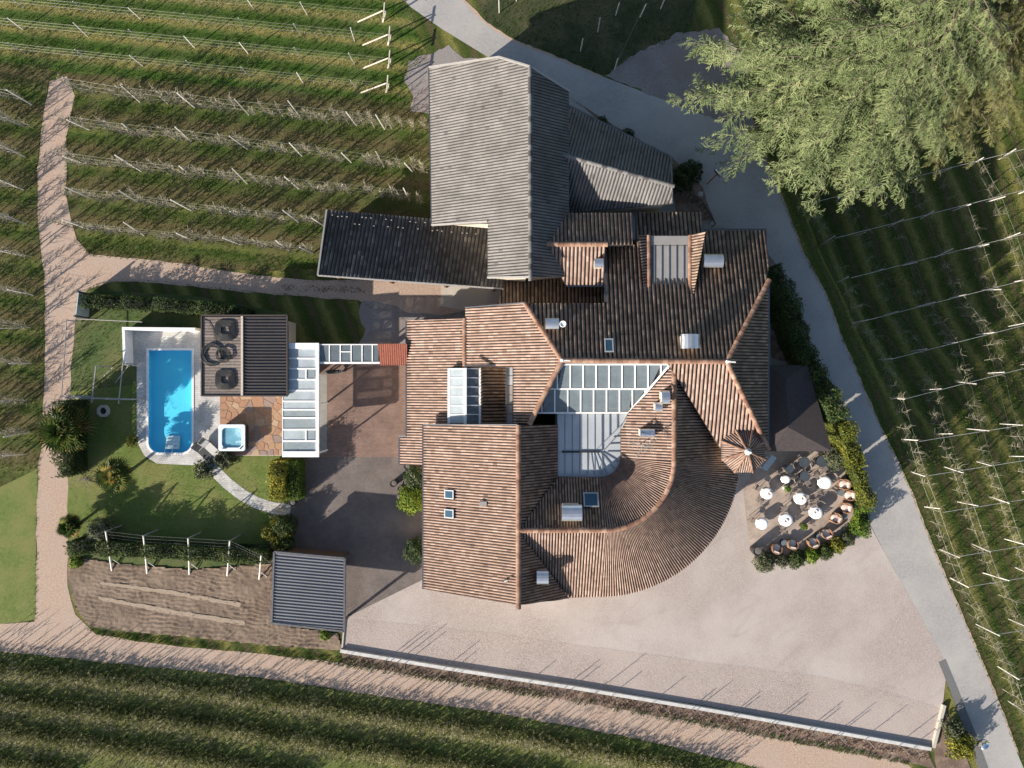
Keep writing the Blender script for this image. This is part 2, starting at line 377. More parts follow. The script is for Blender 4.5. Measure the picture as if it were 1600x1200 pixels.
# ------------------------------------------------------------------ the ground and its sheets
from mathutils.geometry import tessellate_polygon
POOL = [(232,547),(300.5,547),(300.5,690)]+[(283.5+17*math.cos(a), 691+16.5*math.sin(a)) for a in np.linspace(.15, math.pi/2, 6)]+[(249+17*math.cos(a), 691+16.5*math.sin(a)) for a in np.linspace(math.pi/2, math.pi-.15, 6)]+[(232,690)]
POOLW = [tuple(P(x, y)[:2]) for x, y in POOL]
px0, px1 = min(p[0] for p in POOLW)-.05, max(p[0] for p in POOLW)+.05
py0, py1 = min(p[1] for p in POOLW)-.05, max(p[1] for p in POOLW)+.05
def build_ground():
    xs = sorted(set([-400,-250,-150,-100,-70,-50,px0,px1,-10,0,10]+list(np.arange(12, 62, .7))+[70,90,130,200,300,400]))
    ys = sorted(set([-400,-250,-150,-100,-70,-50]+list(np.arange(-36, 34, 1.0))+[py0,py1,40,50,70,100,150,250,400]))
    V = [(x, y, gz(x, y)) for y in ys for x in xs]; n = len(xs); F = []
    for j in range(len(ys)-1):
        for i in range(n-1):
            cx, cy = (xs[i]+xs[i+1])/2, (ys[j]+ys[j+1])/2
            if px0 < cx < px1 and py0 < cy < py1: continue
            F.append((j*n+i, j*n+i+1, (j+1)*n+i+1, (j+1)*n+i))
    me = mk('ground', V, np.array(F))
    me.polygons.foreach_set('use_smooth', [True]*len(me.polygons))
    return me
# orchard on the right: bands run along the road
rd = Vector((P(1545,900)-P(1440,640))[:2]).normalized(); rn = (-rd.y, rd.x)
rn = (rn[0], rn[1]) if rn[0] > 0 else (-rn[0], -rn[1])
m_field_r = MS('orchard_floor_right', rn, 2.42, 0.4, [(0,(.15,.15,.042)),(.16,(.21,.20,.062)),(.3,(.095,.11,.03)),(.5,(.05,.08,.017)),(.72,(.11,.09,.045)),(.85,(.065,.09,.024)),(1,(.15,.15,.042))], .5)
ob('ground', build_ground(), m_field_r, kind='structure')
def sheet(name, poly, z, mat, kind='structure', parent=None, holes=None):
    pts = [P(x, y) for x, y in poly]
    loops = [pts]
    if holes: loops += [[P(x, y) for x, y in h] for h in holes]
    tri = tessellate_polygon([[Vector((p.x, p.y, 0)) for p in l] for l in loops])
    V = [(p.x, p.y, z) for l in loops for p in l]
    F = []
    for t in tri:
        a, b, c = [Vector(V[i]) for i in t]
        F.append(t if (b-a).cross(c-a).z > 0 else t[::-1])
    me = bpy.data.meshes.new(name); me.from_pydata(V, [], F); me.update()
    return ob(name, me, mat, parent, kind=kind)
def wob(poly, amp=2.0, step=14):
    """ragged natural edge"""
    out = []; n = len(poly)
    for i in range(n):
        a = Vector(poly[i]); b = Vector(poly[(i+1) % n]); L = (b-a).length; k = max(1, int(L/step))
        for j in range(k):
            p = a.lerp(b, j/k); out.append((p.x+random.uniform(-amp, amp), p.y+random.uniform(-amp, amp)))
    return out
rowd = Vector((P(606,106)-P(37,47))[:2]).normalized(); rown = (-rowd.y, rowd.x)
def roff(px, py): p = P(px, py); return p.x*rown[0]+p.y*rown[1]
m_vine = MS('vineyard_floor', rown, 1.80, roff(305,76), [(0,(.23,.205,.068)),(.14,(.26,.235,.075)),(.32,(.11,.155,.033)),(.55,(.045,.09,.015)),(.78,(.065,.115,.021)),(.92,(.16,.17,.055)),(1,(.23,.205,.068))], .35, dry=((.11,.115,.05), .35))
m_orch = MS('orchard_floor', rown, 2.70, roff(304,277), [(0,(.11,.135,.035)),(.1,(.12,.135,.04)),(.25,(.10,.10,.038)),(.5,(.125,.10,.048)),(.72,(.075,.095,.026)),(.9,(.05,.085,.017)),(1,(.11,.135,.035))], .4, dry=((.13,.115,.055), .5))
bd = Vector((P(800,1165)-P(0,1060))[:2]).normalized(); bnn = (-bd.y, bd.x)
m_bfield = MS('lower_field_floor', bnn, 2.4, 0, [(0,(.14,.17,.05)),(.35,(.21,.22,.075)),(.6,(.10,.13,.033)),(1,(.14,.17,.05))], .4, dry=((.14,.12,.06), .4))
VINE = [(-80,-80),(590,-80),(640,10),(650,45),(668,85),(640,120),(640,160),(430,140),(100,112),(-80,100)]
ORCH = [(95,112),(430,140),(640,160),(672,190),(672,345),(512,345),(503,420),(400,425),(250,408),(135,400),(110,340),(100,230),(90,150)]
LEFT = [(-80,90),(80,104),(72,150),(58,260),(62,360),(70,430),(72,560),(68,690),(60,732),(-80,800)]
LEFTLAWN = [(-80,800),(60,732),(57,800),(57,968),(-80,985)]
sheet('vineyard_ground', VINE, .004, m_vine)
sheet('orchard_ground', ORCH, .006, m_orch)
sheet('side_orchard_ground', LEFT, .0085, m_orch)
sheet('side_lawn', LEFTLAWN, .0105, m_lawn)
BOTTOM = [(-80,1008),(0,1016),(400,1058),(800,1118),(1000,1155),(1190,1200),(1330,1240),(1330,1290),(-80,1290)]
sheet('lower_field_ground', BOTTOM, .004, m_bfield)
TOPF = [(715,-60),(760,35),(800,62),(860,85),(940,118),(1010,80),(1075,60),(1100,-60)]
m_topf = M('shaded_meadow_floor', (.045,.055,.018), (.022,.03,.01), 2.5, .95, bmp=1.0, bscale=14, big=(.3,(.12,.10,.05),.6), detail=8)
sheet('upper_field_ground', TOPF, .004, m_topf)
GARDEN = [(120,452),(300,462),(450,490),(450,720),(452,790),(455,862),(430,905),(412,1000),(160,985),(108,925),(104,840),(108,600)]
sheet('garden_ground', GARDEN, .005, m_meadow, holes=[[(800+x/K, 600-y/K) for x, y in ((px0,py0),(px1,py0),(px1,py1),(px0,py1))]])
LAWN = [(108,612),(215,600),(213,690),(232,722),(300,728),(345,712),(443,712),(452,790),(440,850),(105,845),(106,720)]
sheet('lawn', LAWN, .009, m_lawn)
TRACK = [(78,128),(104,120),(118,150),(104,215),(103,300),(112,345),(120,375),(140,398),(250,407),(400,430),(498,438),(640,436),(780,440),(780,480),(640,505),(560,470),(400,458),(250,442),(175,440),(135,452),(122,470),(112,560),(108,640),(106,740),(106,850),(106,915),(118,960),(150,990),(200,1000),(300,1012),(420,1022),(535,1036),(700,1062),(900,1094),(1100,1130),(1300,1168),(1420,1194),(1480,1260),(1330,1240),(1190,1200),(1000,1155),(800,1118),(400,1058),(0,1018),(-80,1010),(-80,972),(0,975),(55,972),(57,900),(57,800),(60,730),(66,690),(71,560),(69,430),(60,355),(58,265),(68,180)]
sheet('dirt_track', wob(TRACK, 1.2, 16), .012, m_dirt)
sheet('gravel_bay', wob([(640,95),(700,72),(725,92),(760,92),(760,180),(640,175),(648,150),(632,128)], 2, 8), .014, m_gravel3)
ROAD = [(600,-40),(640,10),(690,45),(762,89),(830,115),(895,170),(960,200),(1050,250),(1095,300),(1110,350),(1195,372),(1206,412),(1236,472),(1264,550),(1300,612),(1333,690),(1352,745),(1357,815),(1392,882),(1432,952),(1480,1040),(1512,1120),(1545,1210),(1570,1290),(1640,1300)]+[e for e in EDGE[::-1] if e[1] < 1290]+[(1160,195),(1095,178),(940,119),(860,85),(800,62),(760,35),(715,-10),(700,-40)]
sheet('asphalt_road', ROAD, .020, m_asphalt)
sheet('gravel_turnout', wob([(945,118),(1000,80),(1060,52),(1125,45),(1170,100),(1180,205),(1100,180),(1000,142)], 2.5, 8), .026, m_gravel3)
LOT = [(540,965),(662,905),(662,800),(1000,700),(1150,700),(1200,700),(1310,700),(1345,740),(1356,815),(1392,882),(1432,952),(1480,1040),(1473,1100),(1455,1166),(1300,1138),(1100,1102),(900,1070),(700,1040),(535,1014)]
sheet('gravel_forecourt', LOT, .024, m_gravel)
sheet('coarse_gravel_strip', wob([(540,966),(640,975),(800,992),(920,1010),(1000,1020),(1150,1040),(1290,1058),(1420,1090),(1470,1108),(1455,1164),(1300,1136),(1100,1100),(900,1068),(700,1038),(536,1013)], .8, 20), .028, m_gravel2)
sheet('tarred_trench_patch', [(1466,1034),(1477,1029),(1500,1085),(1522,1140),(1546,1205),(1570,1270),(1556,1274),(1530,1205),(1506,1140),(1484,1078)], .028, m_patch)
sheet('sett_courtyard', [(452,700),(640,714),(662,725),(662,905),(540,966),(470,966),(455,862),(455,790)], .020, m_sett)
sheet('brick_courtyard', [(498,560),(640,560),(640,724),(622,714),(452,714),(452,700),(498,700)], .024, m_brick)
sheet('courtyard_strip', [(499,585),(511,585),(511,708),(499,708)], .029, m_conc_g)
sheet('yard_gravel', wob([(566,468),(640,470),(700,478),(788,478),(900,470),(950,380),(950,480),(700,570),(500,565),(560,545),(572,515),(560,495)], 2.5, 9), .017, m_gravel3)
sheet('sandy_yard', wob([(556,440),(640,440),(790,452),(790,482),(720,486),(690,492),(640,488),(610,476),(565,464)], 1.5, 8), .021, m_dirt)
sheet('concrete_apron', [(690,446),(790,452),(790,482),(735,486),(688,478)], .025, m_conc)
sheet('house_yard', [(890,330),(1100,300),(1200,372),(1210,420),(1265,550),(1310,640),(1340,700),(1200,700),(1190,380),(950,480),(880,480)], .016, m_conc_g)
# planting beds
sheet('roadside_bed', wob([(888,150),(960,197),(1050,246),(1098,292),(1115,345),(1060,345),(1045,250),(960,205)], 1.5, 10), .030, m_bed)
sheet('hedge_bed', wob([(1200,398),(1212,410),(1240,475),(1268,550),(1304,612),(1336,690),(1345,740),(1300,705),(1262,570),(1205,560)], 1, 12), .030, m_bed)
sheet('bank_bed', wob([(535,1018),(700,1044),(900,1074),(1100,1106),(1300,1142),(1450,1170),(1460,1200),(1300,1172),(1100,1132),(900,1096),(700,1064),(535,1036)], 1.2, 12), .018, m_bed)
sheet('corner_bed', wob([(1474,1102),(1492,1142),(1512,1190),(1530,1240),(1470,1240),(1458,1170)], 1, 10), .030, m_bed)
PLOT = [(106,868),(180,880),(300,890),(425,880),(430,975),(528,990),(535,1016),(420,1008),(300,995),(180,984),(140,978),(118,948),(108,905)]
# tilled plot: real furrows
def plot_mesh():
    W = [tuple(P(x, y)[:2]) for x, y in PLOT]
    xs = np.arange(-35.2, -13, .11); ys = np.arange(-21.2, -13, .11)
    X, Y = np.meshgrid(xs, ys)
    ph = (Y+X*.14)*2*math.pi/.31+2.6*np.sin(X*.55+Y*.4)+1.3*np.sin(X*1.7+Y)+.9*np.sin(X*4.3-Y*2)
    g_ = rng.normal(0, 1, X.shape); g_ = (g_+np.roll(g_, 1, 0)+np.roll(g_, 1, 1)+np.roll(g_, (1, 1), (0, 1)))/2; rough = .013*g_
    Z = .07+.042*np.sin(ph)*(.6+.5*np.sin(X*.9+1)*np.sin(Y*1.3))+rough
    n = len(xs); I = np.arange(len(ys)*n).reshape(len(ys), n)
    F = np.stack([I[:-1,:-1], I[:-1,1:], I[1:,1:], I[1:,:-1]], -1).reshape(-1, 4)
    cx = (X[:-1,:-1]+.055).ravel(); cy = (Y[:-1,:-1]+.055).ravel()
    F = F[inpoly(cx, cy, W)]
    return mk('tilled_plot', np.stack([X, Y, Z], -1).reshape(-1, 3), F)
ob('tilled_plot', plot_mesh(), m_soil, kind='structure')
m_furrow = M('trodden_pale_soil', (.38,.30,.225), (.28,.22,.165), 6, .95, bmp=.5)
for a in ([(158,908),(270,922),(378,942),(376,948),(268,928),(157,913)],[(155,931),(270,952),(384,970),(383,977),(268,959),(154,936)]): sheet('trodden_strip', wob(a, .9, 7), .098, m_furrow)
# ------------------------------------------------------------------ grass as loose blades
def tufts(name, label, poly, dens, size, mean, sd, mat=None, excl=(), z=None, fn=None):
    W = [tuple(PG(x, y)[:2]) for x, y in poly]
    x0, x1 = max(-44, min(p[0] for p in W)), min(46, max(p[0] for p in W)); y0, y1 = max(-34, min(p[1] for p in W)), min(34, max(p[1] for p in W))
    n = int((x1-x0)*(y1-y0)*dens)
    x = rng.uniform(x0, x1, n); y = rng.uniform(y0, y1, n); k = inpoly(x, y, W)
    for e in excl: k &= ~inpoly(x, y, [tuple(P(a, b)[:2]) for a, b in e])
    x = x[k]; y = y[k]
    # patchiness
    pat = np.sin(x*1.3+np.sin(y*.9)*2)+np.sin(y*1.7+x*.5)+np.sin(x*.37-y*.61)*1.2
    k = rng.uniform(-3.4, 2.2, len(x)) < pat; x = x[k]; y = y[k]; pat = pat[k]
    zz = np.array([gz(a, b) for a, b in zip(x, y)]) if z is None else np.full(len(x), z)
    r = np.clip(mean+rng.normal(0, sd, len(x))+.05*pat, 0, 1)
    if fn: r = np.clip(r+fn(x, y), 0, 1)
    n = len(x); nr = np.stack([rng.normal(0, .25, n), rng.normal(0, .25, n), np.ones(n)], 1)
    Ms = frames(np.stack([x, y, zz], 1), nr, size*rng.uniform(.6, 1.4, n))
    me = stamp(name, TUFT_V, TUFT_F, Ms, r)
    return ob(name, me, mat or m_grass, label=label, category='grass', kind='stuff')
def band(nv, sp, off, amp): return lambda x, y: amp*np.cos(2*math.pi*((x*nv[0]+y*nv[1]-off)/sp))
SHED = [(497,430),(511,328),(760,350),(671,340),(671,100),(900,100),(900,480)]
tufts('vineyard_grass', 'green and straw coloured grass between the upper left vine rows', VINE, 40, .15, .36, .16, excl=(TRACK,), z=.004, fn=band(rown, 1.8, roff(305,76), .26))
tufts('orchard_grass', 'patchy grass under the bare young trees beside the barn', ORCH, 30, .14, .44, .2, excl=(TRACK, SHED), z=.006, fn=band(rown, 2.7, roff(304,277)-.2, .16))
tufts('side_orchard_grass', 'grass between tree rows at the left picture edge', LEFT, 30, .15, .4, .18, excl=(TRACK,), z=.004)
tufts('lower_field_grass', 'grass and weeds between the rows along the lower edge', BOTTOM, 30, .16, .38, .18, excl=(TRACK,), z=.004)
tufts('right_orchard_grass', 'grass strips in the orchard right of the road', [e for e in EDGE]+[(1700,1300),(1700,150),(1500,170)], 40, .14, .6, .2, fn=band(rn, 2.42, .7, .2))
tufts('upper_field_grass', 'shaded grass of the field above the road', TOPF, 45, .14, .33, .15, z=.004)
tufts('garden_grass', 'long grass along the upper garden edge', [(120,452),(300,462),(450,490),(315,492),(205,512),(205,600),(108,612)], 45, .12, .3, .14, z=.005)
tufts('lawn_grass', 'short mown grass of the garden lawn', LAWN, 90, .06, .52, .14, z=.009)
tufts('side_lawn_grass', 'short mown grass at the left picture edge', LEFTLAWN, 40, .05, .42, .1, z=.006)
tufts('verge_grass', 'green verge between dirt track and tilled plot', [(135,982),(200,990),(300,1001),(420,1013),(540,1028),(700,1056),(900,1088),(1100,1124),(1300,1162),(1420,1186),(1420,1196),(1300,1172),(1100,1136),(900,1100),(700,1068),(420,1023),(300,1011),(200,1000),(150,992)], 110, .16, .3, .15, z=.018)
tufts('track_verge_grass', 'green strip of grass between orchard and dirt track', [(112,345),(200,372),(380,395),(500,408),(500,432),(400,424),(250,403),(135,395)], 60, .15, .36, .12, z=.01)
tufts('track_centre_grass', 'grass growing along the middle of the dirt track', [(440,444),(560,448),(580,458),(440,454)], 90, .13, .4, .15, z=.014)

# sandy, broken road edges and weeds creeping over them
def ribbon(pts, w0, w1):
    L = []; Rr = []
    for i, c in enumerate(pts):
        a, b = Vector(pts[max(0, i-1)]), Vector(pts[min(len(pts)-1, i+1)]); d = (b-a).normalized(); n = Vector((-d.y, d.x)); L.append((c[0]+n.x*w0, c[1]+n.y*w0)); Rr.append((c[0]-n.x*w1, c[1]-n.y*w1))
    return L+Rr[::-1]
sheet('road_verge', wob(ribbon([e for e in EDGE if e[1] < 1200], .2, 2.6), .8, 6), .0235, m_dirt)
sheet('upper_road_verge', wob(ribbon([(715,-10),(760,35),(800,62),(860,85),(940,119)], 3.2, 1.0), .9, 6), .0235, m_dirt)
tufts('road_edge_weeds', 'weeds creeping over the right road edge', ribbon([e for e in EDGE if e[1] < 1230], -1.5, 4.5)[:0] or ribbon([(x+3, y) for x, y in EDGE if y < 1230], 4, 4), 60, .14, .35, .18)
tufts('upper_road_weeds', 'weeds along the grassy edge of the upper road', ribbon([(718,-12),(764,33),(803,59),(862,81),(940,115)], 3, 3), 60, .13, .35, .18, z=.02)

tufts('track_edge_weeds', 'grass and weeds ragged along the dirt track edges', ribbon(TRACK[2:20], 3.2, 2.4), 70, .12, .45, .2, z=.012)
tufts('lower_track_weeds', 'grass and weeds along the lower dirt track edge', ribbon([(x, y+1) for x, y in [(0,1018),(400,1058),(800,1118),(1000,1155),(1190,1200)]], 3, 3), 70, .13, .4, .2, z=.012)
tufts('side_track_weeds', 'grass and weeds along the left dirt track edges', ribbon([(68,180),(58,265),(60,355),(69,430),(71,560),(66,690),(60,730),(57,800),(57,900),(55,972)], 2.4, 2.4)+[], 70, .11, .42, .2, z=.012)
# ------------------------------------------------------------------ roofs
class Plane:
    """z = a + bX + cY; falls along unit plan direction d with slope s from point q"""
    def __init__(s, q, d, slope):
        d = Vector(d).normalized(); s.d = d; s.s = slope; s.q = Vector(q)
        s.b = -slope*d.x; s.c = -slope*d.y; s.a = q[2]-s.b*q[0]-s.c*q[1]
        s.n = Vector((-s.b, -s.c, 1)).normalized()
    def z(s, x, y): return s.a+s.b*x+s.c*y
    def px(s, x, y):
        x0 = (x-800)*K; y0 = -(y-600)*K; g = s.b*x0+s.c*y0
        return P(x, y, (s.a+g)/(1+g/H))
    def w(s, x, y): return Vector((x, y, s.z(x, y)))
def profile(pitch, amp):
    """one tile column: round cover tile and a narrow channel"""
    return [(0, .0), (.07, .55), (.2, .93), (.34, 1.0), (.48, .88), (.60, .48), (.67, .0)], amp
def clip(me, poly):
    bm = bmesh.new(); bm.from_mesh(me); n = len(poly)
    ar = sum(poly[i].x*poly[(i+1) % n].y-poly[(i+1) % n].x*poly[i].y for i in range(n))
    sg = 1 if ar > 0 else -1
    for i in range(n):
        a, b = poly[i], poly[(i+1) % n]; e = b-a
        no = Vector((e.y, -e.x, 0))*sg
        bmesh.ops.bisect_plane(bm, geom=bm.verts[:]+bm.edges[:]+bm.faces[:], plane_co=(a.x, a.y, 0), plane_no=no, clear_outer=True)
    return bm
def tile_grid(pl, poly, pitch, course, amp, lift=.015):
    d = pl.d; u = Vector((-d.y, d.x)); cs = math.sqrt(1+pl.s**2)
    us = [p.x*u.x+p.y*u.y for p in poly]; vs = [p.x*d.x+p.y*d.y for p in poly]
    u0 = math.floor((min(us))/pitch)*pitch; nu = int((max(us)-u0)/pitch)+2
    cp = course/cs; v0 = math.floor(min(vs)/cp)*cp; nv = int((max(vs)-v0)/cp)+2
    prof, _ = profile(pitch, amp); m = len(prof)
    pu = np.array([p[0] for p in prof])*pitch; ph = np.array([p[1] for p in prof])*amp
    U = (u0+np.arange(nu)[:, None]*pitch+pu[None]).ravel(); Hh = np.tile(ph, nu)
    rowsV = []; rowsH = []
    for j in range(nv):                      # each course rises towards its lower end, then steps down
        rowsV += [v0+j*cp, v0+(j+1)*cp-.004]; rowsH += [0.0, .014]
    V = np.array(rowsV); dh = np.array(rowsH)
    UU, VV = np.meshgrid(U, V); HH = Hh[None]+dh[:, None]+lift
    jit = rng.normal(0, .003, (nv*2, nu)).repeat(m, axis=1); HH = HH+jit
    X = UU*u.x+VV*d.x; Y = UU*u.y+VV*d.y; Z = pl.a+pl.b*X+pl.c*Y
    X = X+pl.n.x*HH; Y = Y+pl.n.y*HH; Z = Z+pl.n.z*HH
    nn = len(U); I = np.arange(len(V)*nn).reshape(len(V), nn)
    F = np.stack([I[:-1,:-1], I[:-1,1:], I[1:,1:], I[1:,:-1]], -1)
    cr = rng.random((nv+1, nu+1))
    jj = (np.arange(len(V)-1)//2); kk = (np.arange(nn-1)+1)//m
    rr = cr[jj][:, kk]; chan = ((np.arange(nn-1) % m) == m-1)
    rr = np.where(chan[None], rr*.12, np.where(rr < .012, .33, .48+.5*rr))  # channels coloured dark to deepen the shade between ribs
    # winding so that normals point up
    F = F.reshape(-1, 4)
    a, b, c = F[0][0], F[0][1], F[0][2]
    pts = np.stack([X, Y, Z], -1).reshape(-1, 3)
    if np.cross(pts[b]-pts[a], pts[c]-pts[a])[2] < 0: F = F[:, ::-1]
    return mk('roof_tiles', pts, F, rr.ravel())
def join_bm(bms, name):
    out = bmesh.new()
    for bm in bms:
        t = bpy.data.meshes.new('t'); bm.to_mesh(t); bm.free(); out.from_mesh(t); bpy.data.meshes.remove(t)
    me = bpy.data.meshes.new(name); out.to_mesh(me); out.free(); return me
def roof(parent, pl, polys, mat, wall=None, pitch=.2, course=.36, amp=.085, inset=.35, wallmat=None, base=0.0, tiles=True, name='roof', slabmat=None, thick=.14, label=None):
    """one roof slope: a slab, its tiles, and the wall volume below it. polys in photo pixels (or ('w',X,Y))"""
    W = []
    for poly in polys:
        W.append([pl.w(p[1], p[2]) if p[0] == 'w' else pl.px(*p) for p in poly])
    mb = MB()
    for poly in W: mb.prism([(p.x, p.y) for p in poly], [p.z-thick for p in poly], [p.z for p in poly])
    r = mb.build(name, slabmat or m_board, parent)
    if label: r['label'] = label
    if tiles:
        bms = [clip(tile_grid(pl, poly, pitch, course, amp), poly) for poly in W]
        ob('roof_tiles', join_bm(bms, 'roof_tiles'), mat, r, kind='stuff')
    if wall is not None:
        for poly in W:
            c = sum((Vector((p.x, p.y)) for p in poly), Vector((0, 0)))/len(poly); q = []
            for p in poly:
                v = Vector((p.x, p.y))-c; L = v.length; q.append(c+v*max(.2, (L-inset*1.3)/L))
            wb = MB(); wb.prism([(v.x, v.y) for v in q], base, [max(base+.1, pl.z(v.x, v.y)-thick-.03) for v in q])
            wb.build('wall', wallmat or m_wall, parent)
    return r
def caps(parent, pts, mat=None, w=.16, seg=.38, name='ridge_cap', lift=.06):
    """row of half-round cap tiles along a line of world points"""
    V = []; F = []; rr = []; n = 0
    for a, b in zip(pts, pts[1:]):
        a = Vector(a); b = Vector(b); L = (b-a).length; k = max(1, round(L/seg)); d = (b-a)/L
        side = d.cross(Vector((0, 0, 1))).normalized(); up = side.cross(d).normalized()
        for i in range(k):
            for e, (t, s) in enumerate(((i/k, 1.0), ((i+1)/k+.02, 1.16))):
                c = a+d*L*t
                for q in range(6):
                    an = math.pi*q/5
                    V.append(c+side*math.cos(an)*w*s+up*(math.sin(an)*w*s*.8+lift-.05))
            for q in range(5): F.append((n+q, n+q+1, n+7+q, n+6+q))
            rr += [random.random()]*5; n += 12
    me = mk(name, [tuple(v) for v in V], np.array(F), rr)
    return ob(name, me, mat or m_ridge, parent)
def arc_tiles(parent, C, r0, r1, zr, rr, sl, th0, th1, mat, ncol, course=.36, amp=.09, name='roof'):
    """conical roof section between radii; z = zr - sl*|r-rr|"""
    cs = math.sqrt(1+sl*sl); rows = []; dh = []; nr = max(1, int(abs(r1-r0)*cs/course))
    for j in range(nr):
        t0, t1 = j/nr, (j+1)/nr
        rows += [r0+(r1-r0)*t0, r0+(r1-r0)*t1-.004*np.sign(r1-r0)]; dh += [0, .014]
    prof, _ = profile(1, 1); m = len(prof)
    uu = (np.arange(ncol)[:, None]+np.array([p[0] for p in prof])[None]).ravel()/ncol; uu = np.append(uu, 1.0)
    hh = np.append(np.tile(np.array([p[1] for p in prof])*amp, ncol), 0)
    TH, RR = np.meshgrid(th0+(th1-th0)*uu, np.array(rows)); HH = hh[None]+np.array(dh)[:, None]+.015
    sg = np.sign(r1-r0); ct, st = np.cos(TH), np.sin(TH)
    nz = 1/cs; nrx = sl/cs*sg
    X = C[0]+RR*ct+ct*nrx*HH; Y = C[1]+RR*st+st*nrx*HH; Z = zr-sl*np.abs(RR-rr)+nz*HH
    nn = len(uu); I = np.arange(len(rows)*nn).reshape(len(rows), nn)
    F = np.stack([I[:-1,:-1], I[:-1,1:], I[1:,1:], I[1:,:-1]], -1)
    cr = rng.random((nr+1, ncol+2)); jj = np.arange(len(rows)-1)//2; kk = (np.arange(nn-1)+1)//m
    v = cr[jj][:, kk]; v = np.where(((np.arange(nn-1) % m) == m-1)[None], v*.12, np.where(v < .012, .33, .48+.5*v))  # same dark channel colour stands in for rib shadow
    F = F.reshape(-1, 4); pts = np.stack([X, Y, Z], -1).reshape(-1, 3)
    a, b, c = F[0][0], F[0][1], F[0][2]
    if np.cross(pts[b]-pts[a], pts[c]-pts[a])[2] < 0: F = F[:, ::-1]
    # slab below
    mb = MB(); N = 18
    for k in range(N):
        a0, a1 = th0+(th1-th0)*k/N, th0+(th1-th0)*(k+1)/N
        q = [(C[0]+r*math.cos(a), C[1]+r*math.sin(a)) for r, a in ((r0,a0),(r0,a1),(r1,a1),(r1,a0))]
        zz = [zr-sl*abs(r-rr) for r in (r0,r0,r1,r1)]
        mb.prism(q, [z-.14 for z in zz], zz)
    r = mb.build(name, m_board, parent)
    ob('roof_tiles', mk('roof_tiles', pts, F, v.ravel()), mat, r, kind='stuff')
    return r
def bbox_window(parent, c, d, w, h):
    """a wall window (frame with glass) at c facing plan direction d"""
    d = Vector((d[0], d[1], 0)).normalized(); rz = math.atan2(d.y, d.x)
    f = MB(); f.box(c, (.08, w, h), rz); o = f.build('window', m_white, parent)
    g = MB(); g.box(Vector(c)+d*.03, (.06, w-.16, h-.16), rz); g.build('pane', m_glassd, o)
def rooflight(parent, pl, px, py, w, l, fm=None):
    """roof window lying in a slope"""
    c = pl.px(px, py); d3 = Vector((pl.d.x, pl.d.y, -pl.s)).normalized(); u3 = pl.n.cross(d3).normalized()
    Mx = Matrix((u3, d3, pl.n)).transposed()
    f = MB(); f.box(c+pl.n*.08, (w, l, .22), M=Mx); o = f.build('skylight', fm or m_gutter, parent)
    g = MB(); g.box(c+pl.n*.195, (w-.18, l-.2, .03), M=Mx); g.build('pane', m_glassd, o)
    t = MB()
    for a, b, sx, sy in ((0, -(l/2-.06), w, .07), (0, l/2-.06, w, .07)):
        t.box(c+pl.n*.215+u3*a+d3*b, (sx, sy, .03), M=Mx)
    for a in (-(w/2-.05), w/2-.05): t.box(c+pl.n*.215+u3*a, (.07, l-.16, .028), M=Mx)
    t.build('frame', m_zinc, o)
def chimney(parent, pl, px, py, w, l, h, rz=0.0, mat=None, dh=0.0):
    """chimney with a curved sheet-metal cowl"""
    base = pl.px(px, py) if pl else None
    # place so that the TOP appears at the given pixel
    z0 = base.z; zt = z0+h; c = P(px, py, zt); zb = (pl.z(c.x, c.y))
    b = MB(); b.box((c.x, c.y, (zb-.3+zt-.35)/2), (w*.8, l*.8, zt-.35-zb+.3), rz); o = b.build('chimney', m_wall, parent)
    m = MB(); V = []; F = []; n = 8; R0 = l/2
    for e in (-w/2, w/2):
        for k in range(n+1):
            a = math.pi*k/n; x, y, z = e, -math.cos(a)*R0, math.sin(a)*R0*.7
            V.append((c.x+x*math.cos(rz)-y*math.sin(rz), c.y+x*math.sin(rz)+y*math.cos(rz), zt-R0*.7+z))
    for k in range(n): F.append((k, k+1, n+2+k, n+1+k))
    m.add(V, F)
    for q in (-1, 1):
        for s2 in (-1, 1):
            x, y = q*w*.38, s2*l*.36
            m.box((c.x+x*math.cos(rz)-y*math.sin(rz), c.y+x*math.sin(rz)+y*math.cos(rz), zt-.35), (.05, .05, .5), rz)
    me = m.mesh('cowl')
    ob('cowl', me, mat or m_silver, o)
# ------------------------------------------------------------------ barn, lean-to, annex
def at(px, py, z): return P(px, py, z)
barn = thing('barn', 'large barn with weathered grey tiled gable roof beside the road', 'barn', P(770,260,0))
bq = P(828,300,7.4)
bw = Plane(bq, (-1,0), .5); be = Plane(bq, (1,0), .62)
roof(barn, bw, [[(671,106),(780,90),(828,105),(829,347),(675,352)], [(762,346),(829,346),(829,433),(762,434)]], m_tile_gray, wall=1, pitch=.21, course=.34, amp=.065)
roof(barn, be, [[(828,105),(889,143),(889,433),(829,433)]], m_tile_gray, wall=1, pitch=.21, course=.34, amp=.065)
caps(barn, [bw.px(828,106)+Vector((0,0,.05)), bw.px(829,433)+Vector((0,0,.05))], m_tile_gray, .13)
def trim(parent, pts, mat, w=.12, h=.16, name='verge_board'):
    mb = MB()
    for a, b in zip(pts, pts[1:]): mb.bar(a, b, w, h)
    return mb.build(name, mat, parent)
up = Vector((0, 0, .06))
trim(barn, [bw.px(671,106)+up, bw.px(780,90)+up, bw.px(828,105)+up, be.px(889,143)+up], m_fascia_lt)
trim(barn, [bw.px(675,352)+up, bw.px(762,346.5)+up], m_fascia_lt)
trim(barn, [bw.px(762,434)+up, bw.px(829,433)+up], m_fascia_lt)
trim(barn, [bw.px(670.5,106)-up, bw.px(674.5,352)-up], m_gutter, .14, .12, 'gutter')
lean = thing('lean_to_shed', 'open shed with black tiled lean-to roof left of the barn', 'shed', P(640,395,0))
ld = Vector((P(505,380)-P(497,430))[:2]); lq = P(640,441,3.5)
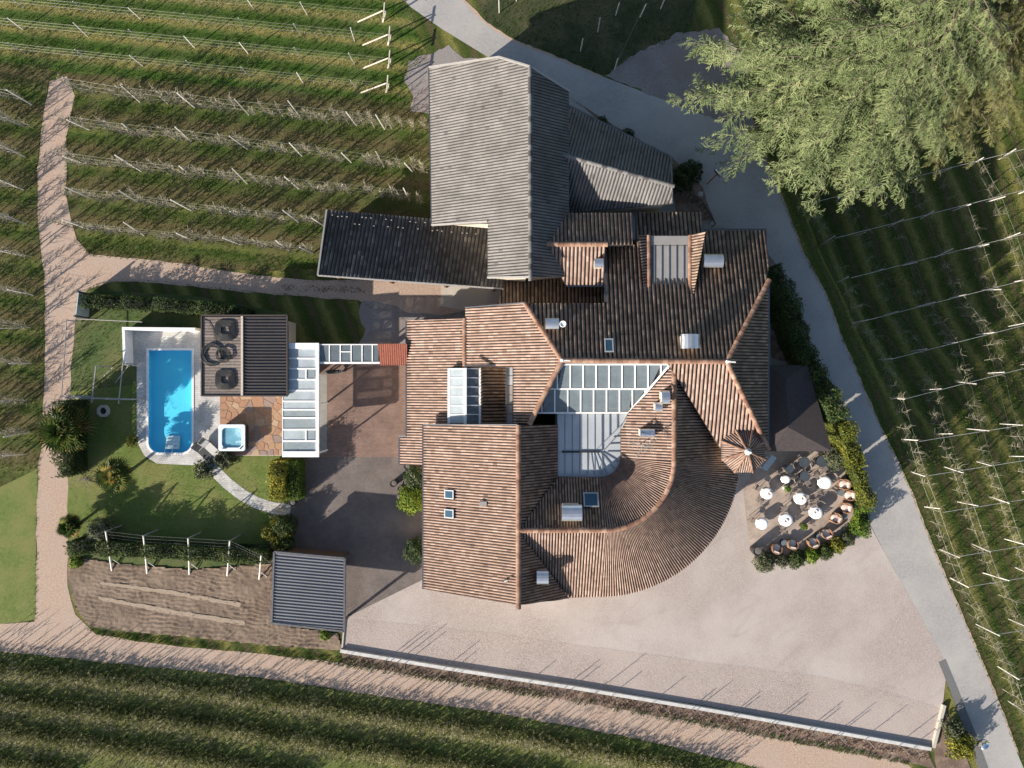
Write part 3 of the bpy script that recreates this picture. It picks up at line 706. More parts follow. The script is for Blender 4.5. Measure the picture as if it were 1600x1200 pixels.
lp = Plane(lq, Vector((P(511,328)-P(497,430))[:2]), .17)
roof(lean, lp, [[(511,328),(790,352),(787,451),(497,430)]], m_tile_black, wall=None, pitch=.28, course=.36, amp=.065)
for x, y in ((515,425),(600,431),(690,438),(770,444),(525,336),(650,346)):
    t = lp.px(x, y); b = MB(); b.box((t.x, t.y, (t.z-.16)/2), (.16, .16, t.z-.16)); b.build('post', m_wallwood, lean)
mb = MB(); a = lp.px(522,338); b = lp.px(670,350); mb.bar((a.x, a.y, 1.1), (b.x, b.y, 1.1), .12, 2.2); mb.build('wall', m_wallwood, lean)
trim(lean, [lp.px(511,328)+up, lp.px(497,430)+up], m_fascia_lt)
trim(lean, [lp.px(497,430.5)+up*.3, lp.px(787,451.5)+up*.3], m_fascia_lt, .1, .12, 'eaves_board')
# snow guards: small hooks in two staggered rows
hook = MB(); hook.box((0, 0, .04), (.1, .04, .07)); hme = hook.mesh('snow_guard'); hme.materials.append(m_fascia_lt)
for i in range(34):
    for k, (fx, y0) in enumerate(((0, 337), (.5, 348))):
        x = 520+(i+fx)*7.6+random.uniform(-1, 1)
        if x > 752 or random.random() < .45: continue
        p = lp.px(x, y0+(x-511)*.078+random.uniform(-1, 1)); o = ob('snow_guard', hme, None, lean); o.location = p+lp.n*.09-WL[lean.name]
ann = thing('roadside_annex', 'wedge shaped grey tiled annex between barn and road', 'building', P(960,270,0))
aq = P(960,264.7,5.9); ar_ = Vector((P(1050,290,5.9)-P(872,240,5.9))[:2]).normalized(); an_ = Vector((-ar_.y, ar_.x))
apn = Plane(aq, an_, .62); aps = Plane(aq, -an_, .42)
roof(ann, apn, [[(872,240),(889,165),(1048,245),(1050,290)]], m_tile_gray, wall=1, pitch=.24, course=.34, amp=.075)
roof(ann, aps, [[(872,240),(1050,290),(1050,318),(890,333)]], m_tile_gray, wall=1, pitch=.24, course=.34, amp=.075)
caps(ann, [apn.px(872,240), apn.px(1050,290)], m_tile_gray, .13)
trim(ann, [apn.px(889,165), apn.px(1048,245), apn.px(1050,290), aps.px(1050,318)], m_gutter, .1, .12)
# ------------------------------------------------------------------ the house
hs = thing('restaurant_house', 'rambling brown tiled house with curved wing, glass roof and turret', 'house', P(900,680,0))
ZR = 7.8
nq = P(1135,565,ZR); wq = P(878,563,ZR)
pn = Plane(nq, (0,1), .32)
rN = roof(hs, pn, [[(820,474),(947,474),(947,563.6),(878,563)], [(947,383),(1095,383),(1095,564.5),(947,563.6)], [(1095,360),(1197,360),(1200,440),(1135,565),(1095,564.5)], [(992,332),(1095,332),(1095,383),(992,383)]], m_tile_shade, wall=1, pitch=.29, course=.38, amp=.115)
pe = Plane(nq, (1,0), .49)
roof(hs, pe, [[(1135,565),(1200,440),(1199,700)]], m_tile_shade, wall=1, pitch=.22)
ps = Plane(nq, (0,-1), .30)
roof(hs, ps, [[(1042,566),(1135,565),(1199,700),(1125,700)]], m_tile, wall=1, pitch=.27, course=.36, amp=.1)
pw = Plane(wq, (-1,0), .5)
rW = roof(hs, pw, [[(727,482),(820,474),(878,563),(872,574),(727,574)], [(802,574),(872,574),(828,661),(802,661)]], m_tile, wall=1, pitch=.2)
lq2 = pw.px(727,530); pl2 = Plane((lq2.x, lq2.y, lq2.z-.3), (-1,0), .36)
rL = roof(hs, pl2, [[(636,501),(727,498),(727,574),(636,574)], [(636,574),(700,574),(700,664),(636,664)], [(636,664),(664,664),(664,682),(636,682)], [(625,682),(664,682),(664,726),(625,726)]], m_tile, wall=1, pitch=.2)
# west wing
gq = P(810,800,7.4); gw = Plane(gq, (-1,0), .5); ge = Plane(gq, (1,0), .72)
rG = roof(hs, gw, [[(662,664),(810,664),(810,945),(662,920)]], m_tile, wall=1, pitch=.2)
roof(hs, ge, [[(810,664),(872,664),(872,747),(810,829)], [(810,829),(889,935),(810,945)]], m_tile_shade, wall=1, pitch=.2)
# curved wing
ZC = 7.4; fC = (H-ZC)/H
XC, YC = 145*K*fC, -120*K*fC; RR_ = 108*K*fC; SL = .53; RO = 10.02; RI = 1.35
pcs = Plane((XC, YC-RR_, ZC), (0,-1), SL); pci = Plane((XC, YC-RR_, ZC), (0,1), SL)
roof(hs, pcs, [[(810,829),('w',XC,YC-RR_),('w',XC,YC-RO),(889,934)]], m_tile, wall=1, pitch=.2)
rCi = roof(hs, pci, [[(810,829),('w',XC,YC-RR_),('w',XC,YC-RI),(872,745)]], m_tile_shade, wall=1, pitch=.2)
arc_tiles(hs, (XC, YC), RR_, RO, ZC, RR_, SL, -math.pi/2, 0, m_tile, 84)
arc_tiles(hs, (XC, YC), RR_, RI, ZC, RR_, SL, -math.pi/2, 0, m_tile, 42)
wl = MB()
N = 14
for k in range(N):
    a0, a1 = -math.pi/2*(1-k/N), -math.pi/2*(1-(k+1)/N)
    q = [(XC+r*math.cos(a), YC+r*math.sin(a)) for r, a in ((RI+.2,a0),(RI+.2,a1),(RO-.6,a1),(RO-.6,a0))]
    wl.prism(q, 0, 4.5)
wl.build('wall', m_wall, hs)
YT = P(1053,574,ZC).y
pce = Plane((XC+RR_, YC, ZC), (1,0), SL); pcw = Plane((XC+RR_, YC, ZC), (-1,0), SL)
roof(hs, pce, [[('w',XC+RR_,YC),('w',XC+RO,YC),('w',XC+RO,YT-2.2),('w',XC+RR_,YT+.2)]], m_tile_shade, wall=1, pitch=.2)
rCw = roof(hs, pcw, [[('w',XC+RR_,YC),('w',XC+RR_,YT),(1046,577),(982,645),(970,667),('w',XC+RI,YC)]], m_tile, wall=1, pitch=.2)
# ridge and hip caps
e = Vector((0, 0, .07))
caps(hs, [wq+e, nq+e]); caps(hs, [nq+e, pe.px(1200,440)+e]); caps(hs, [nq+e, pe.px(1199,700)+e])
caps(hs, [pn.px(820,474)+e, wq+e]); caps(hs, [wq+e, pw.px(828,661)+e])
caps(hs, [gw.px(810,664)+e, gw.px(810,945)+e])
rp = [gw.px(811,828.5)+e]+[Vector((XC+RR_*math.cos(a), YC+RR_*math.sin(a), ZC))+e for a in np.linspace(-math.pi/2, 0, 16)]+[Vector((XC+RR_, YT, ZC))+e]
caps(hs, rp)
caps(hs, [pl2.px(727,498)+Vector((0,0,.35)), pl2.px(727,574)+Vector((0,0,.35))])
# eaves gutters
trim(hs, [pe.px(1201,440), pe.px(1200,702)], m_gutter, .14, .12, 'gutter')
trim(hs, [pn.px(1197,359), pn.px(1095,359)], m_gutter, .14, .12, 'gutter')
trim(hs, [gw.px(661,664), gw.px(661,920)], m_gutter, .12, .12, 'gutter')
trim(hs, [pl2.px(635,501), pl2.px(635,681), pl2.px(624,682), pl2.px(624,726)], m_gutter, .12, .12, 'gutter')
trim(hs, [pn.px(946,383), pn.px(946,473)], m_gutter, .16, .2, 'gutter')
trim(hs, [pn.px(990,331), pn.px(990,376)], m_gutter, .2, .35, 'gutter')
trim(hs, [gw.px(662,663.5)+up, gw.px(810,663.5)+up], m_gutter, .08, .14, 'verge_board')
trim(hs, [pw.px(727,481)+up, pw.px(820,473)+up], m_gutter, .08, .14, 'verge_board')
# small north gable
sq = P(900,382,6.6); sn = Plane(sq, (0,1), .36); ss = Plane(sq, (0,-1), .36)
roof(hs, sn, [[(852,382),(880,333),(988,333),(988,383)]], m_tile_shade, wall=1, pitch=.27, amp=.08, base=2.5)
roof(hs, ss, [[(852,382),(945,382),(945,446),(884,446)]], m_tile, wall=1, pitch=.27, amp=.08, base=2.5)
caps(hs, [sn.px(853,382)+e, sn.px(947,382)+e])
trim(hs, [ss.px(884,447), ss.px(945,447)], m_gutter, .12, .12, 'gutter')
# timber passage roof between barn and house
pp = Plane(P(830,470,3.0), (0,1), .12)
roof(hs, pp, [[(788,436),(945,436),(945,480),(775,480)]], m_tile_shade, wall=None, pitch=.27, name='passage_roof')
# dormer with sheet-metal top
DZ = 6.1
dt = Plane(P(1045,460,DZ), (0,1), .06)
dmr = MB(); q = [dt.px(x, y) for x, y in ((1015,462),(1013,368),(1079,368),(1079,462))]
dmr.prism([(p.x, p.y) for p in q], 3.6, [p.z-.05 for p in q]); do = dmr.build('dormer', m_wall, hs)
for k in range(5):
    xa, xb = 1022+k*11.4, 1022+(k+1)*11.4-.6
    q = [dt.px(x, y) for x, y in ((xa,461),(xa,384),(xb,384),(xb,461))]
    m_ = MB(); m_.prism([(p.x, p.y) for p in q], [p.z-.02 for p in q], [p.z+.03 for p in q]); m_.build('roof_panel', m_tin, do)
    s_ = MB(); s_.bar(dt.px(xa,461)+Vector((0,0,.05)), dt.px(xa,384)+Vector((0,0,.05)), .04, .09); s_.build('seam', m_seam, do)
m_ = MB(); q = [dt.px(x, y) for x, y in ((1014,383),(1014,369),(1079,369),(1079,383))]; m_.prism([(p.x, p.y) for p in q], [p.z-.02 for p in q], [p.z+.05 for p in q]); m_.build('roof_panel', m_tin, do)
m_ = MB(); q = [dt.px(x, y) for x, y in ((1014,461),(1014,383.5),(1021,383.5),(1021,461))]; m_.prism([(p.x, p.y) for p in q], [p.z-.25 for p in q], [p.z-.02 for p in q]); m_.build('box_gutter', m_gutter, do)
caps(do, [dt.px(1013,368)+e, dt.px(1014,463)+e], w=.14); caps(do, [dt.px(1078,368)+e, dt.px(1078,462)+e], w=.14)
def tri_roof(parent, pts, mat, pitch=.2, amp=.07):
    a, b, c = [Vector(p) for p in pts[:3]]; n = (b-a).cross(c-a).normalized()
    if n.z < 0: n = -n
    d = Vector((n.x, n.y)); s = d.length/n.z; pl = Plane(a, d, s)
    mb = MB(); mb.prism([(p[0], p[1]) for p in pts], [p[2]-.1 for p in pts], [p[2] for p in pts]); o = mb.build('roof', m_board, parent)
    poly = [Vector(p) for p in pts]
    ob('roof_tiles', join_bm([clip(tile_grid(pl, poly, pitch, .36, amp), poly)], 'roof_tiles'), mat, o, kind='stuff'); return pl
tri_roof(hs, [dt.px(1013,368), dt.px(1014,463), pn.px(1006,456), pn.px(993,374)][:4], m_tile)
tri_roof(hs, [dt.px(1079,368), dt.px(1079,462), pn.px(1083,460), pn.px(1089,372)], m_tile_shade)
# glazed atrium
gp = Plane(P(960,568,ZR-.15), (0,-1), .62)
def pane(parent, pl, poly, mat, t=.03, name='pane', lift=0):
    q = [pl.px(*p) for p in poly]; m_ = MB(); m_.prism([(p.x, p.y) for p in q], [p.z+lift for p in q], [p.z+t+lift for p in q]); return m_.build(name, mat, parent)
atr = MB()
q = [gp.px(*p) for p in ((882,570),(1046,570),(982,646),(838,646))]
atr.prism([(p.x, p.y) for p in q], 3.2, [p.z-.5 for p in q]); ao = atr.build('atrium', m_conc_g, hs)
xl = lambda y: 880-(y-568)*(46/77.0); xr = lambda y: 1048-(y-568)*(66/77.0)
fr = MB()
def gbar(a, b, w=.08): fr.bar(gp.px(*a)+Vector((0,0,.04)), gp.px(*b)+Vector((0,0,.04)), w, .12)
rows = ((570,606.5),(609,644))
for y0, y1 in rows:
    xs = [891+20.2*k-(0 if y0 < 600 else .6)*1 for k in range(-3, 9)]
    xs = [x-(3.5 if y0 > 600 else 0) for x in xs]
    cells = [(-1e3, xs[0])]+list(zip(xs, xs[1:]))+[(xs[-1], 1e3)]
    for xa, xb in cells:
        poly = []
        for (yy, flip) in ((y0, 0), (y1, 1)):
            a_, b_ = max(xa, xl(yy)), min(xb, xr(yy)); poly.append((a_, b_, yy))
        (a0, b0, ya), (a1, b1, yb) = poly
        if b0-a0 < 1 and b1-a1 < 1: continue
        pg = []
        if b0 > a0: pg += [(a0, ya), (b0, ya)]
        else:
            xm = xa if xa > 950 else xb
            ym = (568+(1048-xm)*77/66.0) if xa > 950 else (568+(880-xm)*77/46.0)
            pg += [(xm, max(ya, min(yb, ym)))]
        if b1 > a1: pg += [(b1, yb), (a1, yb)]
        else:
            xm = xa; ym = 568+(1048-xm)*77/66.0; pg += [(xm, max(ya+.5, min(yb, ym)))]
        if len(pg) >= 3: pane(ao, gp, pg, m_glass)
    for x in xs:
        ya, yb = y0, y1
        if x < xl(y0): ya = 568+(880-x)*77/46.0
        if x > xr(y1): yb = 568+(1048-x)*77/66.0
        if yb-ya > 3 and x > xl(y1) and x < xr(y0): gbar((x, ya), (x, yb), .08)
for y in (569.5,607.8,645): gbar((xl(y), y), (xr(y), y), .12)
gbar((880,568),(834,645), .14); gbar((1048,568),(982,645), .12)
fr.build('frame', m_white, ao)
# zinc roof with standing seams and a fan of tapering trays
ZZ = gp.px(900,645).z-.12
zq = lambda x, y: P(x, y, ZZ)
zout = [(871,645),(983,645),(971,667)]+[tuple((800+(XC+RI*math.cos(a))/(K*(H-ZZ)/H), 600-(YC+RI*math.sin(a))/(K*(H-ZZ)/H))) for a in np.linspace(0, -math.pi/2, 8)]+[(871,748)]
zb = MB(); q = [zq(x, y) for x, y in zout]; zb.prism([(p.x, p.y) for p in q], 2.5, ZZ-.04); zo = zb.build('flat_roof', m_zinc, hs)
zw = [(p.x, p.y) for p in q]; zV = [Vector((p.x, p.y, 0)) for p in q]
def tray(poly):
    me = bpy.data.meshes.new('t'); m_ = MB(); m_.prism(poly, ZZ-.04, ZZ); me = m_.mesh('zinc_tray')
    bm = clip(me, zV); m2 = bpy.data.meshes.new('zinc_tray'); bm.to_mesh(m2); nf = len(m2.polygons); bm.free()
    if nf: ob('zinc_tray', m2, m_zinc, zo)
ZC_ = (948.5, 706)                     # where the fan starts
xs = [871+11.6*k for k in range(0, 9)]
for a_, b_ in zip(xs, xs[1:]):
    if a_ < 935: tray([tuple(zq(x, y)[:2]) for x, y in ((a_+.3,646),(b_-.3,646),(b_-.3,705.6),(a_+.3,705.6))])
for a_, b_ in zip(xs[:7], xs[1:7]):
    tray([tuple(zq(x, y)[:2]) for x, y in ((a_+.3,706.4),(b_-.3,706.4),(b_-.3,750),(a_+.3,750))])
seams = []
for x in xs[1:7]: seams += [((x,646),(x,704)), ((x,707.5),(x,741))]
for x, y in ((918,738),(928,740),(938,741),(948,740),(960,733),(967,722)): seams.append(((919+ (x-918)*.45,706.5),(x,y)))
seams += [((930,704),(972,662)),((943,704),(968,676)),((951,694),(971,693)),((958,683),(972,682)),((952,646),(952,682)),((964,646),(964,670)),((940,646),(940,694)),((948,706),(971,706))]
sm = MB()
for a_, b_ in seams: sm.bar(zq(*a_)+Vector((0,0,.012)), zq(*b_)+Vector((0,0,.012)), .035, .05)
sm.build('seam', m_seam, zo)
bx_ = MB(); bx_.bar(zq(878,705.8)+Vector((0,0,.04)), zq(937,705.8)+Vector((0,0,.04)), .12, .1); bx_.build('drain_slot', m_black, zo)
zs = MB(); zs.bar(zq(981,646)+Vector((0,0,.2)), zq(970,668)+Vector((0,0,.2)), .08, .5); zs.build('flashing', m_zinc, zo)
# glazed lantern, recess and side strip in the west slope
lz = 4.75
la = Plane(P(727,610,lz), (-1,0), .35); lb = Plane(P(727,610,lz), (1,0), .35)
lanb = MB(); q = [P(x, y, lz-.35) for x, y in ((702,576),(750,576),(750,661),(702,661))]; lanb.prism([(p.x, p.y) for p in q], 3.0, lz-.55); lo = lanb.build('lantern', m_wall, hs)
lf = MB()
for k in range(6):
    y0, y1 = 576+k*14.3, 576+(k+1)*14.3
    pane(lo, la, [(703,y0+.6),(725,y0+.6),(725,y1-.6),(703,y1-.6)], m_polyw); pane(lo, lb, [(729,y0+.6),(747,y0+.6),(747,y1-.6),(729,y1-.6)], m_glass)
    for pl_, xa, xb in ((la,701,727),(lb,727,750)): lf.bar(pl_.px(xa,y0)+Vector((0,0,.03)), pl_.px(xb,y0)+Vector((0,0,.03)), .06, .08)
for pl_, x in ((la,701.5),(la,727),(lb,750)): lf.bar(pl_.px(x,575)+Vector((0,0,.03)), pl_.px(x,662)+Vector((0,0,.03)), .2 if x < 750 else .16, .1)
lf.build('frame', m_white, lo)
pr = Plane(P(752,610,4.4), (1,0), .35)
roof(hs, pr, [[(751,574),(791,574),(791,662),(751,662)]], m_tile_shade, wall=1, pitch=.24, name='recess_roof')
sg = Plane(P(796,610,5.2), (1,0), .02)
for k in range(6):
    y0, y1 = 572+k*15, 572+(k+1)*15
    pane(hs, sg, [(792,y0+.4),(801,y0+.4),(801,y1-.4),(792,y1-.4)], m_zinc if k < 2 else m_tin, t=.06, name='wall_cap_panel')
trim(hs, [sg.px(791,571), sg.px(791,662)], m_gutter, .1, .3, 'gutter'); trim(hs, [P(727,572,5.6), P(806,569.5,5.6)], m_gutter, .1, .15, 'gutter')
# octagonal turret
tc = P(1161.5,703.5,6.3); TR = 37.5*K*(H-6.3)/H; apex = Vector((tc.x, tc.y, 7.2))
oc = [Vector((tc.x+TR*math.cos(R(22.5+45*k)), tc.y+TR*math.sin(R(22.5+45*k)), 6.3)) for k in range(8)]
tw = MB(); tw.prism([(tc.x+(p.x-tc.x)*.82, tc.y+(p.y-tc.y)*.82) for p in oc], 0, 6.3); to = tw.build('turret', m_wall, hs)
for k in range(8): tri_roof(to, [oc[k], oc[(k+1) % 8], apex], m_tile, .15, .04)
for k in range(8): caps(to, [oc[k]+e, apex+e], w=.075, seg=.35)
fi = MB(); fi.lathe(apex, [(.26,.0),(.22,.14),(.1,.2),(.06,.45),(.1,.5),(.02,.75)], 10); fi.build('finial', m_zinc, to, smooth=True)
for k in range(8):
    a_ = R(45*k); bbox_window(to, (tc.x+TR*.765*math.cos(a_), tc.y+TR*.765*math.sin(a_), 4.9), (math.cos(a_), math.sin(a_)), .7, 1.3)
# finials on the main ridge ends
for p in (nq, wq):
    f_ = MB(); f_.lathe(p+e, [(.16,0),(.12,.15),(.05,.25),(.03,.6)], 8); f_.bar(p+Vector((-.1,.0,.2)), p+Vector((.55,-.05,.2)), .08, .06); f_.build('finial', m_white, hs)
# dark shingled canopy over the terrace side
cn = thing('terrace_canopy', 'dark brown shingled hip canopy between house and roadside hedge', 'canopy', P(1245,640,0))
cpt = {k: P(*v) for k, v in dict(a=(1200,570,2.9), b=(1262,571,2.9), c=(1300,705,2.9), d=(1200,705,2.9), e=(1228,592,3.5), f=(1232,668,3.5)).items()}
cm = MB(); ks = list(cpt); V = [cpt[k] for k in ks]+[cpt[k]-Vector((0,0,.12)) for k in 'abcd']
ix = {k: i for i, k in enumerate(ks)}
cm.add(V, [(ix['a'],ix['e'],ix['b']),(ix['b'],ix['e'],ix['f'],ix['c']),(ix['c'],ix['f'],ix['d']),(ix['d'],ix['f'],ix['e'],ix['a']),(6,7,8,9),(0,1,7,6),(1,2,8,7),(2,3,9,8),(3,0,6,9)])
cm.build('roof', m_canopy, cn)
for x, y in ((1260,578),(1292,698),(1206,698),(1276,640)):
    t = P(x, y, 2.75); b = MB(); b.box((t.x, t.y, 1.38), (.14,.14,2.74)); b.build('post', m_wallwood, cn)
# chimneys, rooflights, aerials on the house
chimney(rN, pn, 1116,406, 1.35, .95, 1.1)
chimney(rN, pn, 1081,533, .95, 1.25, 1.2, R(90)); chimney(rN, pn, 863,505, .9, .75, 1.0)
chimney(rN, ss, 936,410, .62, .62, .9)
chimney(rCi, pci, 894,803, 1.35, 1.1, 1.3)
chimney(hs, ge, 848,904, .8, .95, 1.1)
chimney(rCw, pcw, 1041,621, .55, .9, .9); chimney(rCw, pcw, 1030,636, .5, .6, .7); chimney(rCw, pcw, 1012,677, 1.0, .55, .9)
rooflight(rN, pn, 951,541, .62, 1.0); rooflight(rG, gw, 704,772, .65, .8); rooflight(rG, gw, 704,802, .65, .8); rooflight(rCi, pci, 923,782, 1.05, 1.05)
v_ = MB(); c = gw.px(755,786); v_.box(c+Vector((0,0,.15)), (.5,.3,.3)); v_.build('roof_vent', m_tin, rG)
v_ = MB(); c = gw.px(789,905); v_.tube([c, c+Vector((0,0,.5)), c+Vector((.2,.1,.6))], .06); v_.build('roof_vent', m_tin, rG)
an = MB(); b0 = pcw.px(999,694); t0 = b0+Vector((0,0,2.2))
an.tube([b0, t0], .03); an.tube([t0+Vector((-.6,-.6,-.1)), t0+Vector((.6,.6,-.1))], .02)
for k in range(9):
    c = t0+Vector((-.6,-.6,-.1))+Vector((.15,.15,0))*k; an.tube([c+Vector((-.18,.18,0)), c+Vector((.18,-.18,0))], .009, 4)
an.tube([t0+Vector((-1.0,.25,-.6)), t0+Vector((.7,-.1,-.6))], .025)
for k in range(6):
    c = t0+Vector((-1.0+.3*k,.25-.06*k,-.6)); an.tube([c+Vector((-.06,-.4,0)), c+Vector((.06,.4,0))], .014, 4)
an.build('roof_aerial', m_tin, rCw)
ds = MB(); c = pn.px(878,508)+Vector((0,0,.9)); ds.lathe(c, [(.02,-.06),(.14,-.03),(.22,.04),(.23,.05),(.2,.05),(.12,-.01),(.02,-.03)], 14); ds.tube([c-Vector((0,0,.9)), c-Vector((0,0,.08))], .03); ds.build('satellite_dish', m_white, rN, smooth=True)
# some wall windows and doors, seen from the side only
for x, y in ((700,4.6),): pass
for yy in (690, 740, 800, 850, 890):
    p = gw.px(664, yy); bbox_window(hs, (p.x+.33, p.y, 2.2), (-1, 0), 1.0, 1.3)
for k in range(5):
    a_ = R(-80+16*k); bbox_window(hs, (XC+(RO-.58)*math.cos(a_), YC+(RO-.58)*math.sin(a_), 2.3), (math.cos(a_), math.sin(a_)), 1.2, 1.6)
# red tiled gate roof
rg = thing('gate_roof', 'small red tiled roof over the courtyard gate', 'gate roof', P(612,555,0))
g1 = Plane(P(612,538,2.9), (0,-1), .25)
rr_ = MB(); q = [g1.px(x, y) for x, y in ((590,537),(636,537),(636,571),(594,571))]; rr_.prism([(p.x, p.y) for p in q], [p.z-.12 for p in q], [p.z for p in q]); ro = rr_.build('roof', m_redtile, rg)
bms = [clip(tile_grid(g1, q, .16, .2, .02), q)]
ob('roof_tiles', join_bm(bms, 'roof_tiles'), MR('red_tile', [(0,(.13,.04,.028)),(1,(.21,.07,.045))], .8), ro, kind='stuff')
for x, y in ((597,540),(597,566),(632,540),(632,566)):
    t = g1.px(x, y); b = MB(); b.box((t.x, t.y, (t.z-.15)/2), (.3,.3,t.z-.15)); b.build('pillar', m_wall, rg)
# ------------------------------------------------------------------ courtyard glass roofs
gc = thing('patio_roof', 'white framed patio roof with milky glazing beside the stone terrace', 'patio roof', P(470,625,0))
G1 = Plane(P(500,620,2.6), (-1,0), .07)
fr = MB(); XL = lambda y: 450 if y < 618 else 442
ysp = [544,560,576,593,610,627,640,653,671,689,706]
for y0, y1 in zip(ysp, ysp[1:]):
    x0 = XL((y0+y1)/2)
    if (y0, y1) in ((576,593),(671,689)):
        pane(gc, G1, [(x0+1,y0+.8),(477,y0+.8),(477,y1-.8),(x0+1,y1-.8)], m_polyw); pane(gc, G1, [(480,y0+.8),(492,y0+.8),(492,y1-.8),(480,y1-.8)], m_poly)
        fr.bar(G1.px(478.5,y0)+Vector((0,0,.03)), G1.px(478.5,y1)+Vector((0,0,.03)), .1, .1)
    else: pane(gc, G1, [(x0+1,y0+.8),(494,y0+.8),(494,y1-.8),(x0+1,y1-.8)], m_polyw if y0 < 640 or y0 == 671 else m_poly)
    fr.bar(G1.px(x0,y0)+Vector((0,0,.03)), G1.px(496,y0)+Vector((0,0,.03)), .11, .1)
fr.bar(G1.px(450,540.5)+up, G1.px(499,540.5)+up, .42, .16); fr.bar(G1.px(442,709.5)+up, G1.px(499,709.5)+up, .42, .16)
fr.bar(G1.px(496.5,541)+up, G1.px(496.5,712)+up, .24, .18); fr.bar(G1.px(450,541), G1.px(450,618), .06, .12); fr.bar(G1.px(442,618), G1.px(442,709), .06, .12)
fr.build('frame', m_white, gc)
for x, y in ((497,546),(497,630),(497,708),(445,708),(452,546)):
    t = G1.px(x, y); b = MB(); b.box((t.x, t.y, (t.z-.1)/2), (.1,.1,t.z-.1)); b.build('post', m_white, gc)
gl = thing('glass_canopy', 'narrow clear glass canopy leading to the red tiled gate', 'glass canopy', P(545,553,0))
G2 = Plane(P(545,540,2.55), (0,-1), .06); fr = MB()
gx = [499,515,532,549,566,582,592]
for x0, x1 in zip(gx, gx[1:]):
    if x0 == 532: pane(gl, G2, [(x0+.8,540),(x1-.8,540),(x1-.8,549),(x0+.8,549)], m_glass); pane(gl, G2, [(x0+.8,550.5),(x1-.8,550.5),(x1-.8,565),(x0+.8,565)], m_glass); fr.bar(G2.px(x0,549.7)+up*.5, G2.px(x1,549.7)+up*.5, .08, .08)
    else: pane(gl, G2, [(x0+.8,540),(x1-.8,540),(x1-.8,565),(x0+.8,565)], m_glass)
    fr.bar(G2.px(x0,538)+up*.5, G2.px(x0,567)+up*.5, .08, .08)
fr.bar(G2.px(499,538.5)+up*.5, G2.px(592,538.5)+up*.5, .08, .1); fr.bar(G2.px(499,567)+up*.5, G2.px(594,567)+up*.5, .15, .12)
fr.build('frame', m_white, gl)
for x, y in ((508,566),(548,566),(588,566),(548,540)):
    t = G2.px(x, y); b = MB(); b.box((t.x, t.y, (t.z-.1)/2), (.09,.09,t.z-.1)); b.build('post', m_white, gl)
# ------------------------------------------------------------------ pool house
ph = thing('pool_house', 'flat roofed pool house, brown boards on one half and dark ribbed sheet on the other', 'pool house', P(380,555,0))
ZP = 2.75
def corr(poly_px, z, along, pitch, amp, lift=0.0, slope=0.0):
    q = [P(x, y, z) for x, y in poly_px]; pl = Plane((q[0].x, q[0].y, z), along, max(slope, 1e-4))
    d = pl.d; u = Vector((-d.y, d.x)); us = [p.x*u.x+p.y*u.y for p in q]; vs = [p.x*d.x+p.y*d.y for p in q]
    u0, u1, v0, v1 = min(us), max(us), min(vs), max(vs); prof = [(0,0),(.55,0),(.66,1),(.9,1)]
    U = []; Hh = []
    k = 0
    while u0+k*pitch < u1+pitch:
        for a, h in prof: U.append(u0+(k+a)*pitch); Hh.append(h*amp)
        k += 1
    V = []; F = []; n = len(U)
    for v in (v0-.02, v1+.02):
        for uu, h in zip(U, Hh):
            x, y = uu*u.x+v*d.x, uu*u.y+v*d.y; V.append((x, y, pl.z(x, y)+h+lift))
    for i in range(n-1): F.append((i, i+1, n+i+1, n+i))
    me = bpy.data.meshes.new('sheet'); me.from_pydata(V, [], F); bm = clip(me, q); m2 = bpy.data.meshes.new('sheet_roof'); bm.to_mesh(m2); bm.free(); return m2
bmx = MB(); q = [P(x, y, ZP) for x, y in ((316,494),(448,494),(448,618),(316,618))]; bmx.prism([(p.x, p.y) for p in q], ZP-.2, ZP-.03); bmx.build('roof_deck', m_board, ph)
bmx = MB(); q = [P(x, y, ZP) for x, y in ((324,500),(444,500),(444,612),(380,612),(380,560),(324,560))]; bmx.prism([(p.x, p.y) for p in q], 0, ZP-.2); bmx.build('wall', m_wall, ph)
t = P(322,612,ZP); b = MB(); b.box((t.x, t.y, ZP/2-.1), (.14,.14,ZP-.2)); b.build('post', m_wallwood, ph)
ob('sheet_roof', corr([(381,494.5),(447.5,494.5),(447.5,617.5),(381,617.5)], ZP, (1,0), .232, .075), m_darkmetal, ph)
bl = MB(); n_b = 26; rb = []
for k in range(n_b):
    y0 = 495.5+k*(122/n_b); a_ = P(317,y0,ZP); b_ = P(376,y0+122/n_b-.9,ZP)
    bl.prism([(a_.x,a_.y),(b_.x,a_.y),(b_.x,b_.y),(a_.x,b_.y)], ZP-.02, ZP+.02+random.uniform(0,.006)); rb += [random.random()]*6
me = bl.mesh('roof_boards'); at_ = me.attributes.new('rnd', 'FLOAT', 'FACE'); at_.data.foreach_set('value', rb); ob('roof_boards', me, m_deck, ph, kind='stuff')
trim(ph, [P(378.5,494,ZP+.05), P(378.5,618,ZP+.05)], m_timber, .16, .16, 'divider_beam')
trim(ph, [P(315.5,493,ZP), P(315.5,618.5,ZP), P(449,618.5,ZP), P(449,493,ZP), P(315.5,493,ZP)], m_board, .1, .22, 'fascia')
